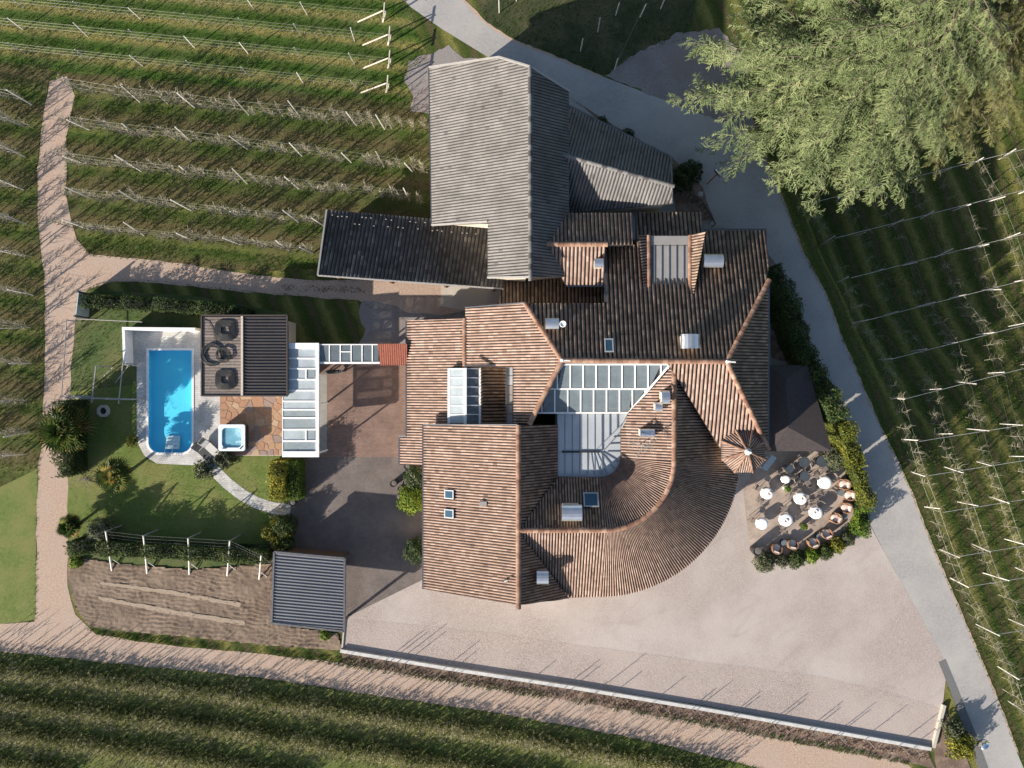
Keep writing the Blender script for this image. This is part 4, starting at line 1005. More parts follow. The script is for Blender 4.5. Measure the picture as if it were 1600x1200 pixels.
# black hose coils lying on the boards
def coil(px, py, r0, r1, turns, sq, label, z=ZP+.05, e_=.025, tilt=0):
    c = P(px, py, z+.03); mb = MB(); pts = []
    n = int(turns*28)
    for i in range(n+1):
        t = i/n; a_ = t*turns*2*math.pi; r = r0+(r1-r0)*t
        if sq: m_ = (abs(math.cos(a_))**4+abs(math.sin(a_))**4)**(-.25); r *= m_*.93
        else: r *= 1+.05*math.sin(a_*1.13+turns)
        pts.append(c+Vector((r*math.cos(a_), r*math.sin(a_), .022+.03*math.sin(a_*3.1)**2*(0 if sq else 1)+(.05*(1-t) if sq else 0)+random.uniform(0, .012))))
    mb.tube(pts, e_, 5)
    return mb.build('hose_coil', m_black, None, label=label, category='hose', group='hose coils on the pool house roof', smooth=True)
coil(352,516, .30, .83, 11, True, 'square black hose coil nearest the top of the brown board roof')
coil(352,593, .28, .80, 10, True, 'square black hose coil at the lower end of the brown board roof')
coil(332,555, .58, .86, 7, False, 'large loose ring of black hose at the left edge of the board roof')
coil(349,554, .34, .58, 5, False, 'smaller ring of black hose overlapping the large loose ring', z=ZP+.13)
ho = MB(); ho.tube([P(318,499,ZP+.06), P(326,502,ZP+.06), P(332,513,ZP+.06), P(336,530,ZP+.06), P(338,540,ZP+.1)], .02, 5); ho.build('loose_hose', m_black, None, smooth=True, label='thin black hose trailing from the roof corner to the coils', category='hose')
# ------------------------------------------------------------------ carport
cp = thing('carport', 'carport with grey ribbed sheet roof beside the tilled plot', 'carport', P(485,925,0))
CPX = [(429,862),(539,872),(538,986),(425,973)]; ZK = 2.55
cu = Vector((P(539,872)-P(429,862))[:2]).normalized()
ob('sheet_roof', corr(CPX, ZK, (cu.x, cu.y), .232, .07, lift=.02), m_greymetal, cp)
bmx = MB(); q = [P(x, y, ZK) for x, y in CPX]; bmx.prism([(p.x, p.y) for p in q], ZK-.16, ZK-.02); bmx.build('roof_deck', m_board, cp)
trim(cp, [P(x, y, ZK) for x, y in CPX+CPX[:1]], m_gutter, .14, .24, 'fascia')
for x, y in ((435,868),(533,877),(532,980),(431,968)):
    t = P(x, y, ZK); b = MB(); b.box((t.x, t.y, ZK/2-.1), (.16,.16,ZK-.2)); b.build('post', m_gutter, cp)
w_ = MB(); a_, b_ = P(436,869,ZK), P(432,968,ZK); w_.bar((a_.x,a_.y,1.15), (b_.x,b_.y,1.15), .1, 2.3); a_, b_ = P(437,869,ZK), P(530,877,ZK); w_.bar((a_.x,a_.y,1.15), (b_.x,b_.y,1.15), .1, 2.3); w_.build('wall', m_wallwood, cp)
fw = MB(); fw.prism([tuple(P(x, y, 3.9)[:2]) for x, y in ((690,680),(960,690),(985,860),(930,905),(878,908),(800,922),(690,900))], 0, 3.9); fw.build('wall', m_wall, hs)
# ------------------------------------------------------------------ pool, deck, stone terrace
def wpoly(poly): return [tuple(P(x, y)[:2]) for x, y in poly]
pool = thing('swimming_pool', 'bright blue swimming pool with rounded lower end', 'pool', P(266,627,0))
n = len(POOLW); cpx = sum(p[0] for p in POOLW)/n; cpy = sum(p[1] for p in POOLW)/n
def off(poly, d):
    out = []; m = len(poly); ar = sum(poly[i][0]*poly[(i+1) % m][1]-poly[(i+1) % m][0]*poly[i][1] for i in range(m)); sg = 1 if ar > 0 else -1
    for i in range(m):
        a, b, c = Vector(poly[i-1]), Vector(poly[i]), Vector(poly[(i+1) % m])
        n1 = Vector(((b-a).y, -(b-a).x)).normalized()*sg; n2 = Vector(((c-b).y, -(c-b).x)).normalized()*sg
        v = (n1+n2).normalized(); k = d/max(.4, v.dot(n1)); out.append((b.x+v.x*k, b.y+v.y*k))
    return out
V = [(x, y, .0) for x, y in POOLW]+[(x, y, -.42) for x, y in POOLW]
F = [tuple(range(n, 2*n))]+[(i, (i+1) % n, n+(i+1) % n, n+i) for i in range(n)]
me = bpy.data.meshes.new('basin'); me.from_pydata(V, [], F)
bm = bmesh.new(); bm.from_mesh(me); bmesh.ops.recalc_face_normals(bm, faces=bm.faces); bmesh.ops.reverse_faces(bm, faces=bm.faces); bm.to_mesh(me); bm.free()
ob('basin', me, m_poolfloor, pool)
def ring(inner, outer, z0, z1):
    m = MB(); k = len(inner)
    for i in range(k):
        j = (i+1) % k; m.prism([inner[i], inner[j], outer[j], outer[i]], z0, z1)
    return m
ring(off(POOLW, -.02), off(POOLW, .14), 0.0, .07).build('coping', m_white, pool)
mw, nt, b_ = nmat('pool_water'); b_.inputs['Base Color'].default_value = (.3,.75,.9,1); b_.inputs['Roughness'].default_value = .03
tr = nt.nodes.new('ShaderNodeBsdfTransparent'); tr.inputs[0].default_value = (.86,.98,1,1); gls = nt.nodes.new('ShaderNodeBsdfGlossy'); gls.inputs['Roughness'].default_value = .04
fre = nt.nodes.new('ShaderNodeFresnel'); fre.inputs[0].default_value = 1.33; mx = nt.nodes.new('ShaderNodeMixShader')
bp = nt.nodes.new('ShaderNodeBump'); bp.inputs['Strength'].default_value = .12; bp.inputs['Distance'].default_value = .05; nt.links.new(noise(nt, 3.5, 2), bp.inputs['Height'])
nt.links.new(bp.outputs[0], gls.inputs['Normal']); nt.links.new(fre.outputs[0], mx.inputs[0]); nt.links.new(tr.outputs[0], mx.inputs[1]); nt.links.new(gls.outputs[0], mx.inputs[2]); nt.links.new(mx.outputs[0], nt.nodes['Material Output'].inputs[0])
wm = bpy.data.meshes.new('water'); wm.from_pydata([(x, y, -.10) for x, y in off(POOLW, -.01)], [], [tuple(range(n))]); ob('water', wm, mw, pool)
st = MB(); p = P(268,695)
for k in range(4): st.box((p.x, p.y+.25*k-.2, -.16-.06*k), (1.1-.02*k, .28, .08))
st.build('pool_steps', m_white, pool)
ld_ = MB()
for dx in (-.28,.28): ld_.tube([(p.x+dx,p.y+.1,-.6),(p.x+dx,p.y-.25,.45),(p.x+dx,p.y-.55,.5),(p.x+dx,p.y-.62,.05)], .025, 6)
ld_.build('handrail', m_silver, pool, smooth=True)
DECK = [(206,515),(315,515),(345,618),(345,690),(336,712),(322,722),(300,727),(245,724),(226,712),(214,690),(214,572),(206,572)]
sheet('pool_deck', DECK, .030, m_paver, holes=[[(800+x/K, 600-y/K) for x, y in off(POOLW, .08)]])
wl_ = thing('garden_wall', 'low white L-shaped wall at the upper left corner of the pool deck', 'wall', P(204,515,0))
mb = MB(); a, b = P(203,515), P(315,516); mb.bar((a.x,a.y,.55), (b.x,b.y,.55), .22, 1.1); mb.build('wall', m_white, wl_)
mb = MB(); a, b = P(205.2,517.5), P(207,570); mb.bar((a.x,a.y,.55), (b.x,b.y,.55), .2, 1.1); mb.build('wall', m_white, wl_)
# flagstones
TERR = wpoly([(344,617),(442,617),(442,711),(344,711)])
sheet('flagstone_bed', [(344,617),(443,617),(443,712),(344,712)], .018, M('pale_mortar', (.52,.45,.38), (.44,.38,.32), 6, .9))
fl = thing('flagstone_terrace', 'crazy paving of warm brown stone slabs around the hot tub', 'terrace', P(393,664,0))
seeds = []
while len(seeds) < 78:
    p = (random.uniform(TERR[0][0], TERR[1][0]), random.uniform(TERR[2][1], TERR[0][1]))
    if all((p[0]-q[0])**2+(p[1]-q[1])**2 > (.42 if len(seeds) < 40 else .3)**2 for q in seeds) or random.random() < .004: seeds.append(p)
def halfclip(poly, m, nrm):
    out = []
    for i in range(len(poly)):
        a, b = poly[i], poly[(i+1) % len(poly)]; da = (a[0]-m[0])*nrm[0]+(a[1]-m[1])*nrm[1]; db = (b[0]-m[0])*nrm[0]+(b[1]-m[1])*nrm[1]
        if da <= 0: out.append(a)
        if da*db < 0: t = da/(da-db); out.append((a[0]+(b[0]-a[0])*t, a[1]+(b[1]-a[1])*t))
    return out
stone_m = [M('slab_ochre', (.42,.26,.155), (.35,.21,.125), 3, .85, bmp=.2), M('slab_rust', (.38,.21,.125), (.31,.175,.11), 3, .85, bmp=.2), M('slab_mauve', (.29,.215,.185), (.24,.175,.15), 3, .85, bmp=.2), M('slab_tan', (.46,.32,.21), (.39,.27,.175), 3, .85, bmp=.2)]
for s_ in seeds:
    poly = list(TERR)
    for q in seeds:
        if q is s_: continue
        mid = ((s_[0]+q[0])/2, (s_[1]+q[1])/2); v = (q[0]-s_[0], q[1]-s_[1]); L = math.hypot(*v); v = (v[0]/L, v[1]/L)
        poly = halfclip(poly, (mid[0]-v[0]*.022, mid[1]-v[1]*.022), v)
        if len(poly) < 3: break
    if len(poly) < 3: continue
    m_ = MB(); m_.prism(poly, .02, .045+random.uniform(0, .008)); m_.build('slab', random.choices(stone_m, (4,3,2,3))[0], fl)
# curved paver path
cen = [(322,720),(336,736),(355,755),(378,773),(402,786),(428,794),(454,797)]
L_, R_ = [], []
for i, c in enumerate(cen):
    a, b = Vector(cen[max(0, i-1)]), Vector(cen[min(len(cen)-1, i+1)]); d = (b-a).normalized(); nn = Vector((-d.y, d.x))*9
    L_.append((c[0]+nn.x, c[1]+nn.y)); R_.append((c[0]-nn.x, c[1]-nn.y))
sheet('garden_path', L_+R_[::-1], .020, m_paver)
# hot tub
ht = thing('hot_tub', 'square white hot tub with pale blue water on the stone terrace', 'hot tub', P(362,683,0))
def rsq(c, s, r, k=5):
    out = []
    for qx, qy, a0 in ((1,1,0),(-1,1,90),(-1,-1,180),(1,-1,270)):
        for i in range(k): a = R(a0+90*i/(k-1)); out.append((c[0]+qx*(s-r)+r*math.cos(a), c[1]+qy*(s-r)+r*math.sin(a)))
    return out
hc = P(362,684,.9); s_ = 1.02
ring(rsq(hc, s_-.2, .2), rsq(hc, s_-.06, .15), 0, .77).build('cabinet', M('dark_cabinet', (.05,.04,.045), None, 6, .6), ht)
ring(rsq(hc, s_-.26, .3), rsq(hc, s_, .17), .78, .92).build('rim', m_spa, ht)
mb = MB(); mb.prism(rsq(hc, s_-.25, .3), .3, .45); mb.build('basin', m_spa, ht)
for x, y, sx, sy in ((.45,.42,.5,.4),(-.5,-.2,.35,.6),(.45,-.5,.5,.35)):
    mb = MB(); mb.prism(rsq((hc.x+x, hc.y+y), .26, .12), .4, .68+.05*x); mb.build('moulded_seat', m_spa, ht)
mt = MGlass('spa_water', (.25,.62,.78), .5, .06); q = rsq(hc, s_-.26, .3)
wm = bpy.data.meshes.new('water'); wm.from_pydata([(x, y, .8) for x, y in q], [], [tuple(range(len(q)))]); ob('water', wm, mt, ht)
mb = MB(); mb.box((hc.x-.55,hc.y-.8,.94), (.3,.08,.04)); mb.box((hc.x+.75,hc.y-.75,.94), (.3,.08,.04), R(45)); mb.build('headrest', m_black, ht)
# loungers
def lounger(label, px, py, rz, mat):
    t = thing('sun_lounger', label, 'sun lounger', P(px, py, .03), rz, 'loungers on the pool deck')
    b = MB()
    for s in (-.3,.3): b.bar((-.95,s,.3), (.4,s,.3), .05); b.bar((.4,s,.3), (.95,s,.62), .05)
    b.bar((-.95,-.3,.3), (-.95,.3,.3), .05); b.build('frame', m_gutter, t, local=True)
    for x in (-.85,.45):
        for s in (-.3,.3): l = MB(); l.bar((x,s,0), (x,s,.3), .05); l.build('leg', m_gutter, t, local=True)
    b = MB(); b.box((-.28,0,.335), (1.3,.62,.05)); b.build('seat', mat, t, local=True)
    b = MB(); b.bar((.42,0,.35), (.95,0,.66), .62, .05); b.build('backrest', mat, t, local=True)
    b = MB(); b.bar((.72,0,.56), (.93,0,.69), .5, .07); b.build('pillow', m_lounge, t, local=True)
lounger('charcoal sun lounger lying diagonally beside the hot tub', 322,707, R(137), m_lounge)
lounger('light grey sun lounger between charcoal lounger and hot tub', 332,700, R(137), m_lounge2)
# ------------------------------------------------------------------ hedges, bushes
m_core = M('light_blocking_core', (.022,.026,.012), (.012,.014,.008), 5, .95)  # dark filler inside hedges and bushes, added to block light
def resample(pts, step):
    out = []
    for a, b in zip(pts, pts[1:]):
        a = Vector(a); b = Vector(b); k = max(1, int((b-a).length/step))
        out += [a.lerp(b, i/k) for i in range(k)]
    return out+[Vector(pts[-1])]
def hedge(label, path, w, h, mat, leaf=.15, dens=70, z0=0.0, rag=.12, group=None, name='hedge', cat='hedge', mean=.5, px_top=True):
    """path in photo pixels as it appears at the hedge's top"""
    pts = [P(x, y, h+z0 if px_top else z0)[:2] for x, y in path]; pts = resample([Vector(p) for p in pts], .35)
    t = thing(name, label, cat, (pts[len(pts)//2].x, pts[len(pts)//2].y, z0), group=group)
    core = MB()
    for a, b in zip(pts, pts[1:]): core.bar((a.x, a.y, z0+h*.37), (b.x, b.y, z0+h*.37), w*.62, h*.72)
    core.build('branches_or_core', m_core, t)  # added core box, stops light passing through the leaves
    pos = []; nr = []; L = sum((b-a).length for a, b in zip(pts, pts[1:])); n = int(L*(w+2*h)*dens*4.0); leaf *= .62
    seg = rng.integers(0, len(pts)-1, n); f = rng.random(n); per = w+2*h; u = rng.random(n)*per; end = rng.random(n)
    A = np.array([tuple(p) for p in pts]); D = A[1:]-A[:-1]; D /= np.linalg.norm(D, axis=1)[:, None]; c = A[seg]+(A[seg+1]-A[seg])*f[:, None]
    Nn = np.stack([-D[seg][:, 1], D[seg][:, 0]], 1)
    lat = np.where(u < h, -w/2, np.where(u > h+w, w/2, u-h-w/2)); zz = np.where(u < h, u, np.where(u > h+w, per-u, h))
    nl = np.where(u < h, -1.0, np.where(u > h+w, 1.0, lat/(w/2)*.5)); nz = np.where((u >= h) & (u <= h+w), 1.0, .25)
    lump = 1+rag*np.sin(c[:, 0]*3.1+zz*2)*np.cos(c[:, 1]*2.7+zz)+rng.normal(0, rag*.5, n)
    top = 1+rag*.9*np.sin(c[:, 0]*2.3+c[:, 1]*1.9)
    capm = rng.random(n) < w*h/(L*per)*1.2       # ends
    c = np.where(capm[:, None], np.where((end < .5)[:, None], A[0]-D[0]*.05, A[-1]+D[-1]*.05), c)
    lat = np.where(capm, rng.uniform(-w/2, w/2, n), lat); zz = np.where(capm, rng.uniform(0, h, n), zz)
    xy = c+Nn*(lat*lump)[:, None]
    pos = np.stack([xy[:, 0], xy[:, 1], z0+np.maximum(.03, zz*top*np.clip(lump, .8, 1.15))], 1)
    nrm = np.stack([Nn[:, 0]*nl, Nn[:, 1]*nl, nz], 1)+rng.normal(0, .55, (n, 3))
    r = np.clip(mean+rng.normal(0, .22, n)+.12*np.sin(pos[:, 0]*2.2+pos[:, 1]*3), 0, 1)
    ob('foliage', stamp('foliage', SPRIG_V, SPRIG_F, frames(pos, nrm, leaf*rng.uniform(.6, 1.3, n)), r), mat, t)
    return t
def bush(label, px, py, r, h, mat, leaf=.14, dens=130, z0=0.0, sq=1.0, rag=.18, mean=.5, name='bush', cat='bush', group=None, stem=True, top=True):
    c = P(px, py, z0+h*.6 if top else z0); c = Vector((c.x, c.y, z0))
    t = thing(name, label, cat, c, group=group)
    n = int(dens*4*r*max(r, h/2)*2.2*2.2); leaf *= .68; v = rng.normal(size=(n, 3)); v /= np.linalg.norm(v, axis=1)[:, None]; v[:, 2] = np.where(v[:, 2] < -.55, -v[:, 2], v[:, 2])
    ph = rng.uniform(0, 6, 3); lump = 1+rag*(np.sin(v[:, 0]*5+ph[0])*np.cos(v[:, 1]*5+ph[1])+.5*np.sin(v[:, 2]*9+ph[2]))+rng.normal(0, .07, n)
    dep = np.where(rng.random(n) < .25, rng.uniform(.6, 1, n), 1)
    pos = np.stack([c.x+v[:, 0]*r*lump*dep, c.y+v[:, 1]*r*lump*dep*sq, z0+np.maximum(.04, h*.5+v[:, 2]*h*.5*lump*dep)], 1)
    nrm = v+rng.normal(0, .5, (n, 3)); rr = np.clip(mean+rng.normal(0, .2, n)+.18*np.sin(v[:, 0]*6+v[:, 1]*5+ph[1]), 0, 1)
    core = MB(); core.lathe((c.x, c.y, z0), [(r*.12,0),(r*.5,h*.2),(r*.68,h*.5),(r*.5,h*.78),(r*.1,h*.88)], 9); core.build('branches_or_core', m_core, t)  # added solid core keeps light from showing through the bush
    ob('foliage', stamp('foliage', SPRIG_V, SPRIG_F, frames(pos, nrm, leaf*rng.uniform(.6, 1.35, n)), rr), mat, t)
    return t
hedge('tall dark hedge along the left garden boundary by the big palm', [(97,628),(94,690),(95,744)], .9, 2.5, m_leaf, .14, 60, mean=.45)
hedge('dark hedge along the dirt track above the pool garden', [(128,470),(200,472),(290,478),(385,490)], .8, 1.55, m_leaf, .14, 60, rag=.25, mean=.3)
hedge('clipped hedge between lawn and tilled plot', [(104,856),(200,860),(310,866),(415,872)], .9, 1.75, m_leaf, .15, 60, mean=.5)
hedge('yellow sunlit half of the trimmed thuja block below the patio roof', [(433,722),(434,780)], 1.1, 2.0, m_leafy, .16, 80, mean=.65, rag=.2)  # yellow leaf tint also carries the sunlight on this half
hedge('green side of the trimmed thuja block below the patio roof', [(455,722),(456,781)], .95, 1.85, m_leaflime, .11, 90, mean=.12, rag=.06)
hedge('tall dark roadside hedge right of the house', [(1207,418),(1232,470),(1260,545),(1292,612),(1310,655)], 1.15, 3.0, m_leaf, .17, 55, mean=.4, rag=.15)
hedge('sunlit yellow green roadside hedge beside the canopy corner', [(1321,662),(1335,700),(1345,730)], 1.0, 2.7, m_leafy, .16, 70, mean=.25, rag=.14)
hedge('lower roadside hedge along the right terrace edge', [(1346,738),(1354,765),(1358,792)], .6, 2.0, m_leafy, .16, 75, mean=.15, rag=.18)
hedge('bushy dark green hedge at the lower right terrace corner', [(1357,797),(1353,815),(1344,836)], .75, 1.4, m_leaflime, .17, 70, mean=.25, rag=.25)
for i, (x, y, r, h, mt_, lab) in enumerate(((1325,842,.55,.9,m_leafg,'grey green shrub at the right end of the terrace border'),(1308,853,.6,.9,m_leafy,'yellowish shrub in the terrace border below the wicker chairs'),(1290,862,.6,.8,m_leaf,'dark shrub in the middle of the terrace border'),(1268,868,.6,.8,m_leaflime,'fresh green shrub in the middle of the terrace border'),(1245,874,.65,.8,m_leaf,'dark shrub in the terrace border right of the last one'),(1222,876,.5,.6,m_leafg,'low brownish shrub in the left half of the terrace border'),(1195,878,.75,.9,m_leafg,'loose grey green shrub at the left end of the terrace border'))):
    bush(lab, x, y, r, h, mt_, .13, 120, group='shrubs of the terrace border')
bush('loose light green shrub at the canopy corner above the terrace', 1306,716, .8,1.6, m_leafg, .13, 100, mean=.55)
bush('variegated round bush against the west wing wall', 650,747, .85,1.5, m_leafv, .13, 130, mean=.6)
bush('bright lime green round bush beside the barrels', 644,780, 1.0,1.4, m_leaflime, .15, 130, mean=.62)
bush('dark green round bush at the foot of the west wing', 651,860, .95,1.5, m_leafv, .12, 130, mean=.45)
bush('grey olive tree ball at the left end of the lawn hedge', 156,828, .85,1.9, m_leafg, .13, 130, mean=.65)
bush('straw coloured shrub beside the carport corner', 432,832, 1.0,1.3, m_leafy, .14, 90, mean=.45, rag=.3)
bush('dark evergreen shrub between carport and thuja', 446,822, .8,1.6, m_leaf, .14, 110, mean=.5)
bush('dark evergreen shrub touching the carport roof', 444,848, .7,1.3, m_leaf, .14, 110, mean=.45)
bush('small yucca like shrub at the start of the paver path', 318,735, .6,.9, m_leafg, .2, 60, mean=.4, rag=.35)
bush('brownish grass clump below the hot tub', 350,716, .65,.8, m_leafg, .2, 70, mean=.3, rag=.35)
bush('low dark shrub in the roadside bed beside the mirror', 1080,268, .8,1.2, m_leaf, .15, 90, mean=.3)
bush('larger dark shrub in the roadside bed below the annex', 1065,280, .9,1.3, m_leaf, .15, 90, mean=.35)
bush('dark creeper bush on the annex wall nearest the barn', 940,190, .4,.8, m_leaf, .14, 90, mean=.4)
bush('dark rounded shrub on the annex wall facing the road', 982,211, .45,.8, m_leaf, .14, 90, mean=.35)
bush('yellow bamboo like shrub at the lower right road corner', 1502,1165, .9,1.3, m_leafy, .2, 70, mean=.5, rag=.35)
bush('loose green shrub beside the lower road mirror', 1490,1140, .7,1.1, m_leafg, .17, 70, mean=.4, rag=.35)
bush('green weed clump at the carport foot', 508,992, .4,.5, m_leaflime, .14, 90, mean=.4)
bush('lime green herb clump in the left corner of the tilled plot', 117,878, .45,.5, m_leaflime, .16, 90, mean=.6)
bush('green box ball by the left fence of the pool garden', 206,690, .4,.7, m_leafy, .12, 100, mean=.3)
# bare shrubs
def bare(label, px, py, r, h, n, mat, name='bare_shrub', cat='shrub', lean=(0,0), rad=.016):
    c = P(px, py, 0); t = thing(name, label, cat, c); mb = MB()
    for k in range(n):
        a = random.uniform(0, 6.28); e_ = random.uniform(.3, 1); p = Vector((0,0,0)); pts = [p]; d = Vector((math.cos(a)*r*e_, math.sin(a)*r*e_, h*random.uniform(.5,1)))
        for i in range(4): pts.append(d*((i+1)/4)+Vector((random.uniform(-.12,.12), random.uniform(-.12,.12), 0))+Vector((lean[0], lean[1], 0))*((i+1)/4)**2)
        mb.tube([q+c for q in pts], [rad, rad*.9, rad*.7, rad*.5, rad*.25], 4)
        for q in range(3):
            b0 = pts[2+q % 3]; b1 = b0+Vector((random.uniform(-.4,.4), random.uniform(-.4,.4), random.uniform(.1,.35)))*r*.6
            mb.tube([b0+c, b1+c], [rad*.5, rad*.2], 3)
    return mb.build('branches_or_core', mat, t)
bare('bare leafless shrub with pale twigs below the big palm', 122,728, 1.5, 1.3, 26, m_twigd)
bare('low tangle of bare stems on the lawn left of the middle palm', 135,748, 1.3, .5, 18, m_twigd)
bare('bare straggly climber between carport and lawn', 425,858, 1.0, 1.4, 22, m_twigd)
bare('leafless shrub with tan stems at the path end', 438,795, .9, .9, 20, m_timber)
# palms
def palm(label, px, py, r, h, nf, seed, yellow=.08):
    rs = random.Random(seed); c = P(px, py, h); base = Vector((c.x, c.y, 0)); t = thing('fan_palm', label, 'palm', base, group='fan palms of the garden')
    tr_ = MB(); tr_.tube([base, base+Vector((0.03,.02,h*.5)), base+Vector((0,0,h))], [.15,.12,.14], 8); tr_.build('trunk', m_bark, t)
    V = []; F = []; rr = []; nn = 0; st_ = MB()
    for k in range(nf):
        a = k*2.399; el = R(75-100*(k/nf)); L = r*rs.uniform(.45,.62); d = Vector((math.cos(a)*math.cos(el), math.sin(a)*math.cos(el), math.sin(el)))
        o0 = base+Vector((0,0,h)); tip = o0+d*L; st_.tube([o0, tip], [.02,.012], 4)
        side = d.cross(Vector((0,0,1))); side = side.normalized() if side.length > .1 else Vector((1,0,0)); upv = side.cross(d).normalized(); fl_ = r*rs.uniform(.42,.55); cval = 1.0 if rs.random() < yellow or k > nf*.88 else rs.uniform(.2,.9)
        for q in range(15):
            b_ = R(-125+250*q/14); dv = (d*math.cos(b_)+side*math.sin(b_)).normalized(); w_ = side*math.cos(b_)-d*math.sin(b_)
            V += [tip+w_*.02, tip-w_*.02, tip+dv*fl_*.55-w_*.04+upv*.05, tip+dv*fl_*(.95+.1*rs.random())-Vector((0,0,.12*r)), tip+dv*fl_*.55+w_*.04+upv*.05]
            F.append((nn, nn+1, nn+2, nn+3, nn+4)); rr.append(min(1, max(0, cval+rs.uniform(-.12,.12)))); nn += 5
    cr = ob('crown', mk('crown', [tuple(v) for v in V], np.array(F), rr), m_palm, t); st_.build('stalk', m_leaf, cr)
palm('largest fan palm beside the dirt track left of the pool', 102,672, 2.0, 3.0, 46, 1)
palm('middle fan palm on the lawn below the pool', 179,742, 1.45, 2.0, 30, 2)
palm('small fan palm in the lower left lawn corner', 110,822, 1.0, 1.25, 26, 3)
# planters, barrels
def planter(label, px, py, r, h, name='barrel_planter', fill=m_potlt, group=None):
    t = thing(name, label, 'planter', P(px, py, h) - Vector((0,0,h)), group=group); c = WL[t.name]
    mb = MB(); mb.lathe(c, [(r*.82,0),(r*.98,h*.5),(r,h),(r*.84,h),(r*.82,h-.08),(.01,h-.08)], 18); mb.build('pot', m_pot, t, smooth=False)
    mb = MB(); mb.lathe(c, [(r*.82,h-.1),(r*.8,h-.05),(.02,h-.03)], 14); mb.build('soil', fill, t); return t
gb = 'dark round planters beside the west wing'
planter('dark round planter standing alone out in the courtyard', 614.5,756, .27,.95, group=gb)
planter('dark round planter just above the lime green bush', 634,755, .26,.55, group=gb); planter('dark round planter at the upper left of the lime bush', 626,764, .26,.55, group=gb)
planter('dark round planter left of the lime bush, lowest of its group', 622,777, .25,.5, group=gb); planter('dark round planter tucked under the tiled eave', 636,729, .26,.55, group=gb)
planter('dark round pot beside the thuja at the path end', 456,786, .26,.5); planter('large dark round planter at the lower left terrace corner', 1184,862, .36,1.0)
for x, y, lab in ((1231,764,'small clipped ball in a white pot among the upper tables'), (1257,823,'small clipped ball in a dark pot among the lower tables')):
    t = bush(lab, x, y, .24, .5, m_leaflime, .07, 500, z0=.4, mean=.3, rag=.06, name='potted_topiary', cat='potted plant'); c = WL[t.name]
    mb = MB(); mb.lathe((c.x, c.y, .05), [(.16,0),(.22,.4),(.18,.42)], 12); mb.build('pot', m_white if y < 800 else m_pot, t)
# ------------------------------------------------------------------ dining terrace
sheet('dining_terrace', [(1160,760),(1200,704),(1302,704),(1338,736),(1348,790),(1338,838),(1300,866),(1240,880),(1186,880),(1172,860)], .034, MBrick('terrace_pavers', (.43,.35,.29), (.36,.29,.24), (.30,.245,.205), .30, .12, R(-35)))
def rtable(label, px, py, r, cloth=True, mat=None, h=.75, group='round tables of the dining terrace'):
    c = P(px, py, h); c = Vector((c.x, c.y, .034)); t = thing('round_table', label, 'table', c, group=group)
    mb = MB(); mb.lathe(c, [(.22,0),(.2,.03),(.04,.06),(.04,h-.06),(.1,h-.03)], 12); mb.build('pedestal', m_gutter, t)
    if cloth:
        V = [(c.x, c.y, h+.03)]; F = []; n = 40
        for rr2, z in ((r*.6, h+.03), (r*.97, h+.028), (r, h+.01), (r*1.03, h-.12), (r*1.06, h-.3)):
            for k in range(n):
                a = 2*math.pi*k/n; w_ = 1+(0 if z > h-.05 else .05*math.sin(a*9+px)); V.append((c.x+rr2*w_*math.cos(a), c.y+rr2*w_*math.sin(a), z))
        for k in range(n): F.append((0, 1+k, 1+(k+1) % n))
        for j in range(4):
            for k in range(n): F.append((1+j*n+k, 1+(j+1)*n+k, 1+(j+1)*n+(k+1) % n, 1+j*n+(k+1) % n))
        me = bpy.data.meshes.new('tablecloth'); me.from_pydata(V, [], F); me.polygons.foreach_set('use_smooth', [True]*len(F)); ob('tablecloth', me, m_cloth, t)
    else:
        mb = MB(); mb.lathe(c, [(r,h-.03),(r,h),(.01,h)], 20); mb.build('tabletop', mat, t)
    return c
WT = [(1199.5,771,.44,'white table nearest the turret'),(1290,754,.48,'white table nearest the roadside hedge'),(1252,779,.46,'white table in the middle of the terrace'),(1276,801.5,.46,'white table nearest the wicker chairs'),(1229,812.5,.48,'white table below the middle table, left of the dark potted ball'),(1191.5,818.5,.43,'white table at the far left of the terrace')]
chair = thing('folding_chair', 'x', 'chair', (0,0,0)); 
mb = MB()
for k in range(5): mb.box((-.16+.08*k,0,.45), (.065,.4,.02))
mb.build('seat', m_seat, chair, local=True)
mb = MB()
for k in range(3): mb.box((-.22-.015*k,0,.6+.1*k), (.02,.4,.07))
mb.build('backrest', m_seat, chair, local=True)
for sx, sy in ((-1,-1),(-1,1),(1,-1),(1,1)):
    mb = MB(); mb.bar((sx*.2,sy*.19,0), (-sx*.02 if sx > 0 else -.22, sy*.19, .45 if sx > 0 else .85), .03); mb.build('leg', m_seat, chair, local=True)
first = [True]
def fchair(label, x, y, rz, z=.034):
    if first[0]: o = chair; first[0] = False; o.location = (x, y, z); o.rotation_euler = (0,0,rz)
    else: o = copy_tree(chair, None, (x, y, z), rz)
    tag(o, label, 'chair', 'folding chairs at the round tables'); return o
for i, (x, y, r, lab) in enumerate(WT):
    c = rtable('round '+lab, x, y, r)
    for j, a in enumerate(((150, 235), (35, 140, 250), (120, 165, 290), (110, 60, 255), (95, 260), (160,))[i]):
        d = r+.28; side = ['upper left','left','right'][0]
        nm = {0:'right',45:'upper right',90:'upper',135:'upper left',180:'left',225:'lower left',270:'lower',315:'lower right'}[int(round(a/45.0)*45) % 360]
        fchair('taupe folding chair %s of the %s' % (nm, lab.split(',')[0]), c.x+d*math.cos(R(a)), c.y+d*math.sin(R(a)), R(a)+math.pi)
